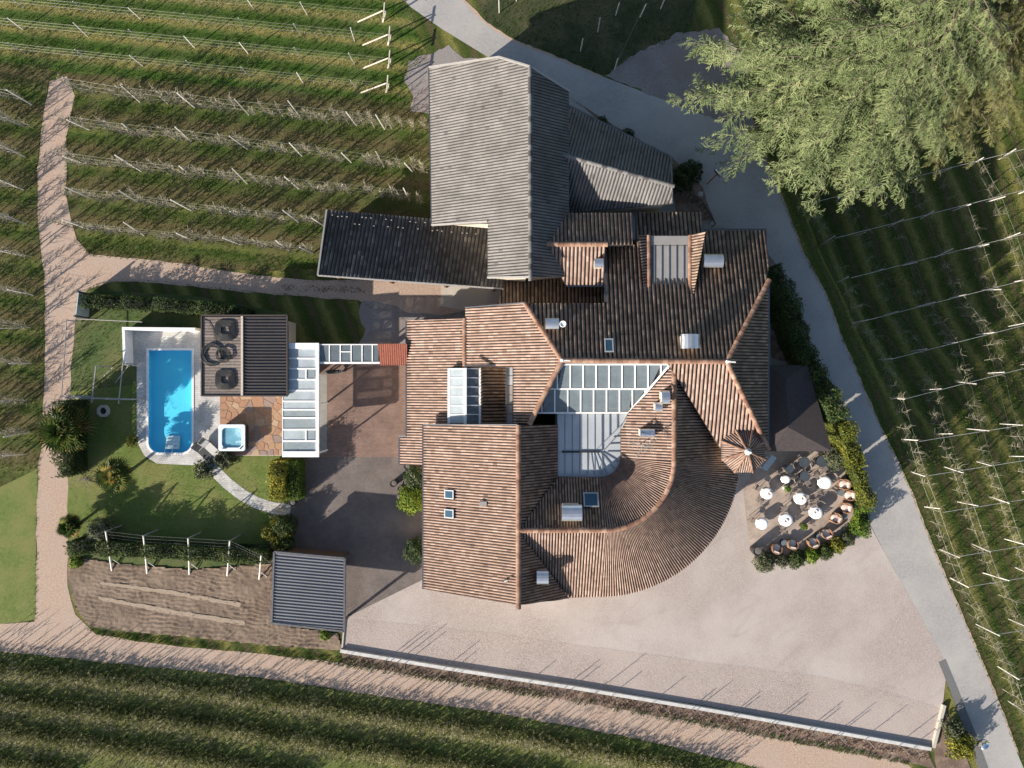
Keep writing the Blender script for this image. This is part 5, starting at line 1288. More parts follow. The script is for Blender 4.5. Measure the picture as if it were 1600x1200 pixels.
for lab, x, y, dx, dy in (('table below the middle table',1229,812.5,-.06,-.05),('middle terrace table',1252,779,.1,.06),('table nearest the turret',1199.5,771,.12,.02),('table nearest the wicker chairs',1276,801.5,-.1,.1)):
    c = P(x, y, .75); bw_ = MB(); bw_.lathe((c.x+dx, c.y+dy, .781), [(.05,0),(.11,.03),(.13,.07),(.11,.06),(.04,.02)], 14); bw_.build('table_bowl', m_cushion, None, label='small bowl on the white '+lab, category='bowl', group='bowls on the white tables')
sc_ = rtable('small square topped white table beside the upper potted ball', 1228.5,749, .3)
for x, y, r, lab in ((1257,722,.42,'dark table under the canopy edge, left of the pair'),(1285,721,.45,'dark table under the canopy edge, right of the pair'),(1258,744,.4,'dark table nearest the small white table'),(1233,732,.36,'grey glass table left of the dark tables')):
    c = rtable('round '+lab, x, y, r, False, m_tabledk)
    for a, w_ in ((200,'left'),(300,'lower')):
        fchair('taupe folding chair %s of the %s' % (w_, lab), c.x+(r+.25)*math.cos(R(a)), c.y+(r+.25)*math.sin(R(a)), R(a)+math.pi)
# wicker armchairs along the hedge
def tub(label, px, py, face):
    c = P(px, py, .6); t = thing('wicker_armchair', label, 'armchair', (c.x, c.y, .034), face, 'wicker armchairs along the terrace edge'); mb = MB(); n = 16
    for k in range(n):
        a0, a1 = R(55+250*k/n), R(55+250*(k+1)/n); hh = .62+.14*math.sin(math.pi*(k+.5)/n)
        mb.prism([(r*math.cos(a), r*math.sin(a)) for r, a in ((.34,a0),(.34,a1),(.42,a1),(.42,a0))], .08, hh)
    mb.build('shell', m_wicker, t, local=True)
    mb = MB(); mb.lathe((0,0,.1), [(.3,0),(.36,.2),(.35,.28)], 16); mb.build('seat', m_wicker, t, local=True)
    mb = MB(); mb.lathe((.02,0,.37), [(.25,0),(.31,.04),(.31,.09),(.25,.12),(.02,.12)], 16); mb.build('seat_cushion', m_cushion, t, local=True, smooth=True)
    mb = MB(); mb.box((-.24,0,.6), (.12,.4,.3)); mb.build('back_cushion', m_cushion, t, local=True)
    for sx in (-1,1):
        for sy in (-1,1): mb = MB(); mb.box((.22*sx,.22*sy,.06), (.04,.04,.12)); mb.build('leg', m_wicker, t, local=True)
TUB = [(1320,757,170),(1328,774,180),(1322.5,794,170),(1306.5,810,150),(1292,834,115),(1271.5,848,110),(1239,850.5,80),(1214,857.5,70)]
ordn = ['first','second','third','fourth','fifth','sixth','seventh','eighth','ninth','tenth','eleventh','twelfth','thirteenth','fourteenth','fifteenth']
for i, (x, y, f) in enumerate(TUB): tub('wicker tub armchair with pale cushions, %s one counted down from the canopy' % ordn[i], x, y, R(f))
for x, y, lab in ((1314.5,770,'first and second'),(1319.5,806,'third and fourth'),(1280.5,838,'fifth and sixth'),(1225.5,848.5,'seventh and eighth')):
    rtable('small grey side table between the %s wicker armchairs' % lab, x, y, .24, False, M('grey_side_top', (.16,.19,.20), (.12,.14,.15), 3, .3), .5, 'small side tables between the wicker armchairs')
en = thing('entrance_canopy', 'small glazed entrance canopy with white slats beside the turret', 'canopy', P(1197,728,0)); pe_ = Plane(P(1197,728,2.4), (.7,-.7), .2)
for k in range(5):
    a = Vector((1190+3.2*k, 731-4.2*k)); 
    pane(en, pe_, [(a.x,a.y),(a.x+2.7,a.y-3.6),(a.x+10.7,a.y+1.4),(a.x+8,a.y+5)], m_polyw, .05, 'slat')
for x, y in ((1192,731),(1205,716)): t_ = pe_.px(x, y); mb = MB(); mb.box((t_.x,t_.y,t_.z/2), (.08,.08,t_.z)); mb.build('post', m_white, en)
# ------------------------------------------------------------------ walls, mirrors, stakes
rw = thing('retaining_wall', 'long low whitewashed wall along the lower edge of the gravel forecourt', 'wall', P(1000,1090,0)); wp = [(533,1015),(700,1042.5),(900,1073),(1100,1106),(1300,1141),(1452,1168)]
for a, b in zip(wp, wp[1:]):
    a, b = P(*a), P(*b); mb = MB(); mb.bar((a.x,a.y,.13), (b.x,b.y,.13), .26, .30); mb.build('wall', m_wallstone, rw)
ew = MB(); a, b = P(1456,1166), P(1473,1100); ew.bar((a.x,a.y,.13), (b.x,b.y,.13), .24, .28); ew.build('kerb_wall', m_conc, None, label='short pale kerb wall at the right end of the forecourt', category='wall')
ek = MB(); a, b = P(535,1012), P(539,968); ek.bar((a.x,a.y,.05), (b.x,b.y,.05), .12, .12); ek.build('kerb', m_conc, None, label='pale kerb between carport and gravel forecourt', category='kerb')
SK = [(604,1025,1.5),(612,1026,1.4),(622,1028,1.9),(634,1030,1.6),(694,1039,1.4),(708,1041,.9),(826,1060,1.1),(882,1068,1.4),(893,1070,1.2),(931,1076,2.0),(956,1080,1.2),(1020,1091,1.3),(1080,1101,1.0),(1088,1102,1.4),(1142,1112,1.2),(1148,1113,1.0),(1204,1123,1.5),(1211,1124,1.2),(1262,1133,1.4),(1270,1134,1.1),(1305,1141,1.6),(1310,1142,1.3),(1350,1148,1.7),(1402,1158,1.6),(1424,1162,1.4)]
for i, (x, y, h) in enumerate(SK):
    p = P(x, y+4); mb = MB(); mb.tube([p, p+Vector((.02,.01,h*.5)), p+Vector((0,.03,h))], [.035,.03,.02], 5)
    for k in range(5): q = p+Vector((0,0,h*(.4+.12*k))); mb.tube([q, q+Vector((random.uniform(-.2,.2), random.uniform(-.2,.2), .2))], [.012,.005], 3)
    mb.build('young_shrub', m_twigd, None, label='bare staked shrub, %s from the left along the low white wall' % ['1st','2nd','3rd'][i] if i < 3 else 'bare staked shrub, %dth from the left along the low white wall' % (i+1), category='shrub', group='bare staked shrubs in the bark bed')
bk = []
for k in range(900):
    t = random.random(); a = Vector(wp[0]).lerp(Vector(wp[-1]), t); a.y = np.interp(a.x, [p[0] for p in wp], [p[1] for p in wp]); p = P(a.x, a.y+random.uniform(5, 20)); bk.append(p)
pos = np.array([tuple(p) for p in bk]); ob('bed_plants', stamp('bed_plants', TUFT_V, TUFT_F, frames(pos+np.array([0,0,.018]), np.tile([0,0,1.0], (len(pos), 1))+rng.normal(0,.2,(len(pos),3)), rng.uniform(.12,.4,len(pos))), rng.random(len(pos))), MR('dead_perennials', [(0,(.09,.06,.045)),(.6,(.26,.18,.13)),(1,(.38,.30,.22))], .9), label='dry perennials in the bark bed below the low white wall', category='plants', kind='stuff')
def mirror(label, px, py, h, d, pole_mat):
    c = P(px, py, h); b = Vector((c.x, c.y, 0)); t = thing('road_mirror', label, 'mirror', b); mb = MB(); mb.tube([b, b+Vector((0,0,h))], .045, 8); mb.build('pole', pole_mat, t)
    dv = Vector((d[0], d[1], .15)).normalized(); q = dv.to_track_quat('Z', 'Y').to_matrix(); V = []; F = []; n = 18
    for r, z in ((.0,.16),(.18,.13),(.32,.06),(.4,0),(.43,-.03),(.3,-.12),(.0,-.14)):
        for k in range(n): V.append(c+dv*.12+q @ Vector((r*math.cos(2*math.pi*k/n), r*math.sin(2*math.pi*k/n), z)))
    for i in range(6):
        for k in range(n): F.append((i*n+k, i*n+(k+1) % n, (i+1)*n+(k+1) % n, (i+1)*n+k))
    m2 = MB(); m2.add(V, F); m2.build('mirror_dome', m_chrome, t, smooth=True)
mirror('convex road mirror on a red pole beside the upper road bend', 1120,272, 2.5, (.6,.5), m_red)
mirror('convex road mirror on a pole at the lower right road corner', 1537,1164, 2.6, (-.5,.6), m_gutter)
lp_ = thing('lamp_post', 'square topped lamp on a post beside the annex corner', 'lamp', P(1093,303,0)); c = P(1095,303,2.6); mb = MB(); mb.tube([(c.x,c.y,0),(c.x,c.y,2.5)], .05); mb.build('post', m_gutter, lp_); mb = MB(); mb.box((c.x,c.y,2.55), (.32,.32,.2)); mb.build('lamp_head', m_conc_g, lp_)
rl = thing('railing', 'dark railing running from the annex corner down to the road', 'railing', P(1105,320,0))
for a, b in (((1055,292),(1093,310)),((1095,311),(1118,350))):
    a, b = P(*a, 1.1), P(*b, 1.1); mb = MB(); mb.bar(a, b, .08, .06); mb.build('rail', m_board, rl)
    for k in range(7): q = a.lerp(b, k/6); mb = MB(); mb.box((q.x,q.y,.55), (.04,.04,1.1)); mb.build('baluster', m_board, rl)
# motor scooter in the courtyard
ms = thing('motor_scooter', 'black motor scooter parked under the glass canopy', 'scooter', P(525,581,.03), R(5), None)
for x in (-.6,.6):
    mb = MB(); V = []; n = 16
    for r, y in ((.16,-.05),(.24,-.05),(.27,0),(.24,.05),(.16,.05)):
        for k in range(n): V.append((x+r*math.cos(2*math.pi*k/n), y, .27+r*math.sin(2*math.pi*k/n)))
    mb.add(V, [(i*n+k, i*n+(k+1) % n, ((i+1) % 5)*n+(k+1) % n, ((i+1) % 5)*n+k) for i in range(5) for k in range(n)]); mb.build('wheel', m_black, ms, local=True)
mb = MB(); mb.tube([(-.75,0,.5),(-.45,0,.62),(-.1,0,.5),(.2,0,.35),(.45,0,.55),(.55,0,.85)], [.1,.17,.16,.13,.12,.08], 8); mb.build('body', m_black, ms, local=True, smooth=True)
mb = MB(); mb.tube([(-.7,0,.74),(-.4,0,.78),(-.05,0,.74)], [.1,.15,.1], 8); mb.build('seat', m_lounge, ms, local=True, smooth=True)
mb = MB(); mb.tube([(.5,-.33,1.0),(.56,0,.98),(.5,.33,1.0)], .02, 6); mb.build('handlebar', m_silver, ms, local=True); mb = MB(); mb.box((.66,0,.8), (.08,.2,.14)); mb.build('headlight', m_silver, ms, local=True)
# garden pole frames beside the tilled plot
FR = [(165,830,175,892),(224,837,230,896),(294,841,296,898),(359,845,355,900),(408,868,405,905)]
for i, (tx, ty, bx, by) in enumerate(FR):
    t = thing('pole_frame', 'leaning pale garden pole frame, %s from the left above the tilled plot' % ordn[i], 'pole frame', P(bx, by, 0), group='pole frames beside the tilled plot'); tp = P(tx, ty, 2.1)
    mb = MB(); mb.tube([P(bx, by), tp], [.07,.055], 7); mb.build('stay', m_post, t); mb = MB(); mb.tube([(tp.x, tp.y, 0), tp+Vector((0,0,.1))], .05, 7); mb.build('upright', m_timberg, t)
    q = P(bx, by).lerp(tp, .35); mb = MB(); mb.tube([q, q+Vector((.35,-.7,-q.z))], .03, 5); mb.build('prop', m_post, t)
for k, dz in enumerate((0,-.25,-.5)):
    mb = MB(); pts = [P(tx, ty, 2.1)+Vector((0,-k*.3,dz)) for tx, ty, _, _ in FR]; mb.tube([P(112,850,1.6)]+pts+[P(424,880,1.8)], .009, 4); mb.build('garden_wire', m_wire, None, label='%s wire strung between the garden poles' % ['top','middle','lowest'][k], category='wire', group='wires between the garden poles')
tf = thing('timber_trellis', 'weathered timber trellis frame left of the pool', 'trellis', P(150,605,0))
for a, b, r in (((98,621,1.9),(205,624,1.9),.06),((100,618,1.9),(145,620,1.9),.05),((143,629,1.9),(150,572,2.0),.05),((185,631,1.9),(192,568,2.0),.05),((104,500,1.8),(96,620,1.9),.04),((192,568,2.0),(203,572,1.9),.04),((180,598,1.4),(200,572,2.0),.03),((118,498,1.8),(222,503,1.8),.03),((160,590,1.0),(176,574,1.6),.03)):
    mb = MB(); mb.tube([P(*a), P(*b)], r, 6); mb.build('rail', m_timberg, tf)
for x, y, h in ((98,621,1.9),(146,623,1.9),(188,624,1.9),(205,624,1.9),(104,500,1.8),(192,568,2.0),(150,572,2.0)):
    q = P(x, y, h); mb = MB(); mb.tube([(q.x,q.y,0), q], .05, 6); mb.build('post', m_timberg, tf)
gt = thing('gate_panel', 'pale bluish gate panel at the upper left garden corner', 'gate', P(120,474,0)); a, b = P(123,456,1.5), P(118.5,494,1.5); mb = MB(); mb.bar((a.x,a.y,.8), (b.x,b.y,.8), .08, 1.5); mb.build('panel', m_zinc, gt)
for q in (a, b): mb = MB(); mb.box((q.x,q.y,.85), (.12,.12,1.7)); mb.build('post', m_gutter, gt)
wc = thing('well_cover', 'square pale concrete slab with a dark round opening on the shaded lawn', 'well cover', P(163,642,0)); c = P(163,642); mb = MB()
ring([(c.x+.28*math.cos(R(45*k+22.5)), c.y+.28*math.sin(R(45*k+22.5))) for k in range(8)], [(c.x+x, c.y+y) for x, y in ((.46,.2),(.2,.46),(-.2,.46),(-.46,.2),(-.46,-.2),(-.2,-.46),(.2,-.46),(.46,-.2))], 0, .2).build('slab', m_conc, wc); mb.lathe((c.x,c.y,.01), [(.28,0),(.28,.05),(.01,.06)], 12); mb.build('lid', m_black, wc)
# ------------------------------------------------------------------ the big conifers
def frond_template(seed, n=15):
    """drooping spray along +X, length 1: a stalk with well separated, toothed side shoots"""
    rs = random.Random(seed); V = []; F = []; SH = []; cur = [0.0]
    def tri(a, b, c): V.extend([a, b, c]); F.append((len(V)-3, len(V)-2, len(V)-1)); SH.append(cur[0])
    def z(x): return .08*x-.28*x*x
    def shoot(p0, ang, L, dz, w, teeth):
        dx, dy = math.cos(ang), math.sin(ang); m = teeth
        for k in range(m):
            t0, t1 = k/m, (k+1)/m; q = lambda t: (p0[0]+dx*L*t, p0[1]+dy*L*t, p0[2]+dz*L*t-.12*L*t*t)
            a = q(t0); b = q(min(1, t1+.25/m)); ww = w*(1.1-.75*t0)
            for sg in (-1, 1):               # one tooth each side, swept forward and tilted
                e = (a[0]+dx*L/m*.9-dy*sg*ww, a[1]+dy*L/m*.9+dx*sg*ww, a[2]+(.35*ww*(1 if (k+sg) % 2 else -.4)))
                tri(a, e, b)
    shoot((0, 0, 0), 0.0, .98, -.12, .035, 14)
    for i in range(n):
        if rs.random() < .16: continue
        x = min(.97, .06+.92*(i+rs.uniform(-.35, .35))/n); s = 1 if i % 2 else -1; L = (.36*(1-x)**.6+.09)*rs.uniform(.5, 1.3); a = s*R(rs.uniform(22, 72)); cur[0] = rs.uniform(-.2, .2)
        shoot((x, 0, z(x)), a, L, rs.uniform(-.95, -.1), rs.uniform(.026, .04), max(3, int(L/.05)))
        if L > .2 and rs.random() < .7:
            t = rs.uniform(.3, .6); shoot((x+math.cos(a)*L*t, math.sin(a)*L*t, z(x)-.4*L*t), a+rs.choice((-1, 1))*R(rs.uniform(30, 55)), L*.45, -.4, .026, 4)
    return np.array(V), np.array(F), np.array(SH)
FT = [frond_template(s) for s in range(6)]
def conifer(label, base, h, r0, z0, mult, mat, nw=9, dz=.62, seed=5, zmin=2.0, flen=2.3, mean=.55):
    rs = np.random.default_rng(seed); base = Vector(base); t = thing('conifer_tree', label, 'tree', base)
    tk = MB(); tk.tube([base, base+Vector((.1,0,h*.3)), base+Vector((0,.1,h*.7)), base+Vector((0,0,h))], [.42,.32,.16,.03], 9); tk.build('trunk', m_bark, t)
    NT = len(FT); Ms = [[] for _ in FT]; rr = [[] for _ in FT]; lb = MB(); z = zmin
    while z < h-.3:
        f = max(0, 1-(z-zmin)/(h-zmin)); L0 = r0*f**.85+.35; n = max(4, int(round(nw*(.45+.55*f)))); ph = rs.uniform(0, 6.28)
        for k in range(n):
            a = ph+2*math.pi*k/n+rs.uniform(-.25, .25); L = L0*mult(a)*rs.uniform(.78, 1.08); d = np.array([math.cos(a), math.sin(a)]); zz = z+rs.uniform(-.25, .25)
            cv = lambda s: np.array([base.x+d[0]*L*s, base.y+d[1]*L*s, zz+.2*L*s-.30*L*s*s])
            lb.tube([Vector(cv(s)) for s in (0, .35, .7, 1)], [.035+.012*L, .03+.006*L, .025, .01], 4, caps=False)
            m = max(3, int(L/.56))
            for j in range(m+1):
                s = .16+.84*(j/m); p = cv(s); tv = cv(min(1, s+.05))-cv(s-.05); tv /= np.linalg.norm(tv)
                for side in ((-1, 1) if j < m else (0,)):
                    an = side*R(rs.uniform(28, 75)); c, s2 = math.cos(an), math.sin(an); x = np.array([tv[0]*c-tv[1]*s2, tv[0]*s2+tv[1]*c, tv[2]*.6-rs.uniform(.05, .3)]); x /= np.linalg.norm(x)
                    y = np.cross([0, 0, 1], x); y /= np.linalg.norm(y); roll = rs.uniform(-.7, .7); zx = np.cross(x, y); y2 = y*math.cos(roll)+zx*math.sin(roll); z2 = np.cross(x, y2)
                    l = min(flen, max(.7, flen*(.35+.65*f)))*(1-.4*s)*rs.uniform(.55, 1.25)
                    if side == 0: l *= .8
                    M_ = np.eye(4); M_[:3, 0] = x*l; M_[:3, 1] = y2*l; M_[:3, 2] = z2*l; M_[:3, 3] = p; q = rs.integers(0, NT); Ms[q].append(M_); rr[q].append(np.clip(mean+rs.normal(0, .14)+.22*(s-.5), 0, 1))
        z += dz*(.6+.6*f)
    lb.build('limbs', m_bark, t)
    V = []; F = []; r_ = []; o = 0
    for q in range(NT):
        if not Ms[q]: continue
        A = np.array(Ms[q], np.float32); tv, tf, sh = FT[q]; vv = np.einsum('nij,vj->nvi', A[:, :3, :3], tv)+A[:, None, :3, 3]; ff = tf[None]+(np.arange(len(A))*len(tv))[:, None, None]+o
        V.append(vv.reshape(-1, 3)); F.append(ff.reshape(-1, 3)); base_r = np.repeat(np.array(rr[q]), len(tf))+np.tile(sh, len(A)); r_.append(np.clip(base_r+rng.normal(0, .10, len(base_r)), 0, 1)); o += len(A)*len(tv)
    V = np.concatenate(V); F = np.concatenate(F); r_ = np.concatenate(r_)
    ob('crown', mk('crown', V, F, r_), mat, t); return len(F)
def mul1(a):
    a = (a+math.pi) % (2*math.pi)-math.pi
    return 1.0-.30*max(0, math.cos(a+math.pi/2))**1.5+.12*max(0, math.cos(a-R(150)))**3
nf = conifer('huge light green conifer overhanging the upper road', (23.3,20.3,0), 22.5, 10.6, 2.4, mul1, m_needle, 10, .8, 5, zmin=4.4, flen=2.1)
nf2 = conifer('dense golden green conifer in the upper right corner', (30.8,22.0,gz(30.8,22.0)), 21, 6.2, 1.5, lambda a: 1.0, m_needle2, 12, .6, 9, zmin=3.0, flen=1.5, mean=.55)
print('conifer tris', nf, nf2)
# ------------------------------------------------------------------ trellises, posts, wires, young trees
def post_mesh(h, w=.085, name='post'):
    mb = MB(); mb.prism([(-w/2,-w/2),(w/2,-w/2),(w/2,w/2),(-w/2,w/2)], -.05, h); me = mb.mesh(name); me.materials.append(m_post); return me
PM = {}
def pm(h, w=.085):
    w *= .8
    k = (round(h, 1), w)
    if k not in PM: PM[k] = post_mesh(k[0], w)
    return PM[k]
def sapling_mesh(seed, h, nt, spread, rad=.016, wav=0.0):
    rs = random.Random(seed); mb = MB(); lean = Vector((rs.uniform(-.06,.06), rs.uniform(-.06,.06), 0))
    st = [Vector((0,0,0))]+[Vector((rs.uniform(-.03,.03), rs.uniform(-.03,.03), h*k/4))+lean*k for k in range(1, 5)]
    mb.tube(st, [rad*1.7, rad*1.5, rad*1.2, rad, rad*.5], 4, caps=False)
    nfaces = []
    for k in range(nt):
        z = h*rs.uniform(.18, .95); a = rs.uniform(0, 6.28); L = spread*rs.uniform(.5, 1.1)*(1.1-.5*z/h); b = Vector((0,0,z))+lean*(4*z/h)
        d = Vector((math.cos(a), math.sin(a), rs.uniform(.25, .9))); q = Vector((-d.y, d.x, 0))*wav
        mb.tube([b, b+d*L*.5+q*L*.3, b+d*L+Vector((0,0,.12*L))-q*L*.2], [rad*.75, rad*.6, rad*.3], 3, caps=False)
        if rs.random() < .6:
            c = b+d*L*.5; mb.tube([c, c+Vector((rs.uniform(-.3,.3), rs.uniform(-.3,.3), rs.uniform(.1,.35)))*spread], [rad*.5, rad*.2], 3, caps=False)
    me = mb.mesh('branches_or_core'); n = len(me.polygons); at_ = me.attributes.new('rnd', 'FLOAT', 'FACE'); v = np.repeat(np.array([rs.random() for _ in range(n//3+1)]), 3)[:n]; at_.data.foreach_set('value', v.astype(np.float32)); me.materials.append(m_twig); return me
SAP = [sapling_mesh(s, 2.3+.1*(s % 4), 42, .55, .023) for s in range(7)]
SAPR = [sapling_mesh(40+s, 2.0, 14, .8, .016, .6) for s in range(6)]
COUNT = {}
def sapling(px, py, meshes, label, group, sc_=1.0, ground=None):
    g = PG(px, py) if ground is None else ground
    o = ob('apple_tree', random.choice(meshes), None, None, label=label, category='tree', group=group)
    o.location = g; o.rotation_euler = (random.uniform(-.05,.05), random.uniform(-.05,.05), random.uniform(0, 6.28)); s = sc_*random.uniform(.8, 1.15); o.scale = (s, s, s*random.uniform(.85, 1.1)); COUNT[group] = COUNT.get(group, 0)+1
    return o
def wires(t, pts, hs, r=.006):
    for h in hs:
        mb = MB(); q = []
        for a, b in zip(pts, pts[1:]):
            q += [a+Vector((0,0,h)), a.lerp(b, .5)+Vector((0,0,h-.04))]
        mb.tube(q+[pts[-1]+Vector((0,0,h))], r, 4, caps=False); mb.build('wire', m_wire, t)
def trellis(label, group, bases, h, wire_h, w=.085, lean=.03, name='trellis_row', wr=.006):
    g = [PG(x, y) for x, y in bases]; t = thing(name, label, 'trellis', g[0], group=group)
    for p in g:
        o = ob('post', pm(h, w), None, t); o.location = p-WL[t.name]; o.rotation_euler = (random.gauss(0, lean), random.gauss(0, lean), random.uniform(0, .8)); o.scale = (1, 1, random.uniform(.93, 1.06))
    wires(t, g, wire_h, wr); return t, g
def line(p0, p1, n): return [(p0[0]+(p1[0]-p0[0])*k/(n-1), p0[1]+(p1[1]-p0[1])*k/(n-1)) for k in range(n)]
# -- vine rows, upper left
def canes(t, g, h, dens=5):
    Ms = []; pts = resample(g, 1/dens)
    V = []; mb = MB()
    for p in pts:
        q = p+Vector((random.uniform(-.05,.05), random.uniform(-.05,.05), 0)); mb.tube([q, q+Vector((random.uniform(-.08,.08), random.uniform(-.08,.08), h*.45)), q+Vector((random.uniform(-.3,.3), random.uniform(-.2,.2), h*random.uniform(.6,1)))], [.016,.013,.006], 3, caps=False)
    me = mb.mesh('vine_canes'); n = len(me.polygons); a = me.attributes.new('rnd', 'FLOAT', 'FACE'); a.data.foreach_set('value', rng.random(n).astype(np.float32)); ob('vine_canes', me, m_twig, t, kind='stuff')
vy = [(-37,-24,598,34),(37,12,606,70),(37,47,606,106),(40,84,603,144)]
for i, (x0, y0, x1, y1) in enumerate(vy):
    sl = (y1-y0)/(x1-x0); xs = [x0-86, x0]+[x0+100+83.5*k for k in range(6)]
    bases = [(x, y0+(x-x0)*sl) for x in xs if x < x1-20]
    t, g = trellis('%s vine trellis row from the top in the upper left vineyard' % ordn[i], 'vine trellis rows upper left', bases, 1.75, (.7, 1.2, 1.65), .075)
    e_ = PG(x1, y1); g2 = g+[e_]; canes(t, g2, 1.1, 2.5); wires(t, [g[-1], e_], (1.2, 1.65))
    o = ob('post', pm(1.7, .12), m_timber, t); o.location = e_-WL[t.name]; o.rotation_euler = (.05, .3, 0)
    mb = MB(); tp = e_+Vector((.3,.02,1.55)); mb.tube([tp, e_+Vector((-1.9,-.15,.25))], .055, 6); mb.tube([e_+Vector((.45,.6,1.6)), e_+Vector((.35,-.6,1.55))], .055, 6); mb.build('end_brace', m_timber, t)
# -- young apple rows beside the barn
ar = [[(134,146),(219,160),(304,168),(389,180),(472,187),(557,196),(601,202)],[(140,203),(219,214),(300,222),(386,233),(472,244),(549,254),(600,261),(645,269)],[(136,257),(221,268),(302,277),(386,287),(467,295),(548,303),(640,313)],[(142,310),(215,316),(299,329),(382,339),(466,347),(505,352)],[(141,359),(225,368),(304,376),(376,382),(451,391),(490,396)]]
for i, b in enumerate(ar):
    t, g = trellis('%s trellis row from the top in the young orchard beside the barn' % ordn[i], 'orchard trellis rows beside the barn', b, 3.0, (1.0, 1.8, 2.7), .085, .05)
    pts = [Vector((*p, 0)) for p in b]; pts = [Vector((120, b[0][1]-2, 0))]+pts+([Vector((662, b[-1][1]+3, 0))] if i < 3 else [])
    for q in resample(pts, 12.5):
        if random.random() < .1: continue
        sapling(q.x+random.uniform(-3,3), q.y+random.uniform(-1.5,1.5), SAP, 'bare young apple tree in the %s row of the orchard beside the barn' % ordn[i], 'young apple trees beside the barn, %s row' % ordn[i])
# -- rows at the left edge
lf = [(152,164,58),(190,201,52),(236,246,48),(290,300,46),(341,351,50),(391,403,58),(450,461,60),(505,515,62),(560,568,60),(620,628,58),(668,675,55),(705,712,45)]
STF = []
for i, (ya, yb, xe) in enumerate(lf):
    b = [(-45, ya-6), (38, yb-3)] if i % 2 else [(-30, ya-5), (xe-8, yb)]
    t, g = trellis('%s trellis row from the top in the orchard at the left edge' % ordn[i], 'trellis rows at the left edge', b, 2.8, (1.0, 1.8, 2.6), .08, .05)
    for x in np.arange(-50, xe, 12.5):
        if random.random() < .12: continue
        STF.append((PG(x+random.uniform(-3,3), ya+(yb-ya)*x/60+random.uniform(-1.5,1.5)), random.choice(SAP)))
# -- lower field: low leafy rows with thin trees
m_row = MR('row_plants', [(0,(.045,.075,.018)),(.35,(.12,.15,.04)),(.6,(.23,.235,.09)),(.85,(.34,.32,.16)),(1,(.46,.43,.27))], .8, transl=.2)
br = [[(-60,1038),(0,1045),(200,1063),(400,1088),(600,1117),(800,1148),(1000,1186),(1120,1212)],[(-60,1087),(0,1093),(200,1115),(400,1143),(600,1175),(760,1203),(860,1222)],[(-60,1136),(0,1142),(200,1168),(330,1188),(480,1215)],[(-60,1184),(0,1191),(120,1206)]]
for i, b in enumerate(br):
    pts = resample([P(x, y) for x, y in b], .25); A = np.array([tuple(p) for p in pts]); n = int(len(A)*46); k = rng.integers(0, len(A)-1, n); pos = A[k]+np.stack([rng.normal(0, .12, n), rng.normal(0, .38, n), np.zeros(n)], 1)
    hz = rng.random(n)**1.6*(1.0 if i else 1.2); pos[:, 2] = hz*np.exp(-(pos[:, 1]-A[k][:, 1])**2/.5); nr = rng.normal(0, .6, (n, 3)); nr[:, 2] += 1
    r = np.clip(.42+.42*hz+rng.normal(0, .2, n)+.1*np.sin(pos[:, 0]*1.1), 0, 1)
    t = thing('planted_row', '%s leafy planted row below the lower dirt track' % ordn[i], 'crop row', A[len(A)//2], group='planted rows along the lower edge')
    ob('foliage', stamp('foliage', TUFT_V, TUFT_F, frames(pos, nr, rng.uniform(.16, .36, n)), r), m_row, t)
    if i < 3:
        mb = MB()
        for p in resample([P(x, y) for x, y in b], .42):
            if random.random() < .12: continue
            q = p+Vector((random.uniform(-.15,.15), random.uniform(-.15,.15), 0)); h = random.uniform(1.8, 3.0); mb.tube([q, q+Vector((random.uniform(-.15,.15), random.uniform(-.1,.1), h))], [.035,.015], 4, caps=False)
            for k in range(7): z = h*random.uniform(.3,.9); c = q+Vector((0,0,z)); mb.tube([c, c+Vector((random.uniform(-.35,.35), random.uniform(-.35,.35), .3))], [.016,.007], 3, caps=False)
        me = mb.mesh('stems'); a = me.attributes.new('rnd', 'FLOAT', 'FACE'); a.data.foreach_set('value', (rng.random(len(me.polygons))*.6).astype(np.float32)); ob('stems', me, m_twig, t, kind='stuff')
for i, x in enumerate((917,982,1045,1107,1170,1240,1310)):
    p = P(x, 1109+(x-917)*.175); mb = MB(); mb.tube([p, p+Vector((.03,-.02,1.1))], .022, 5); mb.build('field_stake', m_timber, None, label='thin pale stake at the track edge, %s from the left' % ordn[i], category='stake', group='stakes along the lower track')
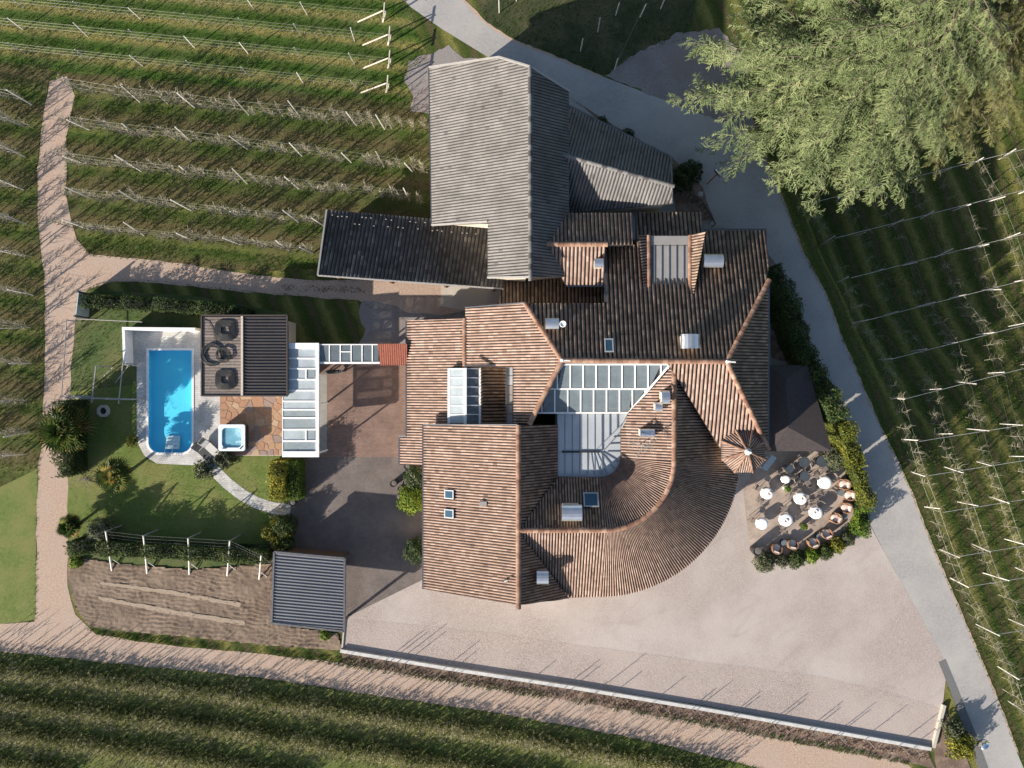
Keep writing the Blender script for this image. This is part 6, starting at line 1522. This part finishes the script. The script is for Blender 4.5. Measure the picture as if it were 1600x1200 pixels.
# -- orchard right of the road: posts in rows along the road, cables across
R0 = [(1255,327),(1285,381),(1308,441),(1330,505),(1372,562),(1390,622),(1409,686),(1424,737),(1445,792),(1468,858),(1485,903),(1525,975),(1559,1041),(1575,1095)]
grid = {}
for j, (x, y) in enumerate(R0):
    for i in range(8):
        xx, yy = x+i*51, y-i*(13 if j < 6 else 8)
        if xx < 1660: grid[(i, j)] = (xx, yy)
STR = []
for i in range(8):
    js = [j for j in range(len(R0)) if (i, j) in grid]
    if len(js) < 2: continue
    b = [grid[(i, j)] for j in js]
    t, g = trellis('%s trellis row right of the road, counted from the road' % ordn[i], 'trellis rows right of the road', b, 2.3, (1.0, 1.9), .075, .06)
    for q in resample([Vector((*p, 0)) for p in b], 17.5):
        if q.x > 1615 or random.random() < .12: continue
        if i > 3: STR.append((PG(q.x+random.uniform(-3,3), q.y+random.uniform(-3,3)), random.choice(SAPR))); continue
        sapling(q.x+random.uniform(-3,3), q.y+random.uniform(-3,3), SAPR, 'bare wavy branched apple tree in the %s row right of the road' % ordn[i], 'apple trees right of the road, %s row' % ordn[i])
for j in range(len(R0)):
    pts = [PG(*grid[(i, j)])+Vector((0,0,2.25)) for i in range(8) if (i, j) in grid]
    if len(pts) < 2: continue
    mb = MB(); mb.tube(pts, .018, 4, caps=False); mb.build('cross_cable', m_cable, None, label='pale cable across the right orchard rows, %s from the top' % ordn[j], category='cable', group='cables across the right orchard')
def join_trees(name, lst, label):
    V = []; F = []; rr = []; o = 0
    for g, me in lst:
        n = len(me.vertices); co = np.empty(n*3, np.float32); me.vertices.foreach_get('co', co); co = co.reshape(-1, 3); a = random.uniform(0, 6.28); s_ = random.uniform(.8, 1.15); c, s = math.cos(a)*s_, math.sin(a)*s_
        co = np.stack([co[:, 0]*c-co[:, 1]*s+g.x, co[:, 0]*s+co[:, 1]*c+g.y, co[:, 2]*s_+g.z], 1); f = np.empty(len(me.loops), np.int32); me.loops.foreach_get('vertex_index', f); V.append(co); F.append(f.reshape(-1, 4)+o); o += n; rr.append(rng.random(len(me.polygons)))
    ob(name, mk(name, np.concatenate(V), np.concatenate(F), np.concatenate(rr)), m_twig, label=label, category='trees', kind='stuff')
join_trees('orchard_trees', STF, 'rows of bare young trees along the left picture edge')
join_trees('far_orchard_trees', STR, 'bare wavy trees of the outer rows at the right picture edge')
# -- field above the road
tb = [[(907,80),(934,50),(962,24),(990,-4)],[(960,110),(1000,27),(1032,14),(1060,-8)],[(780,20),(807,2),(842,-2)]]
for i, b in enumerate(tb): trellis('%s short row of pale posts in the shaded field above the road' % ordn[i], 'post rows above the road', b, 1.9, (1.0, 1.8), .08)
print('saplings', sum(COUNT.values()), len(bpy.data.objects))
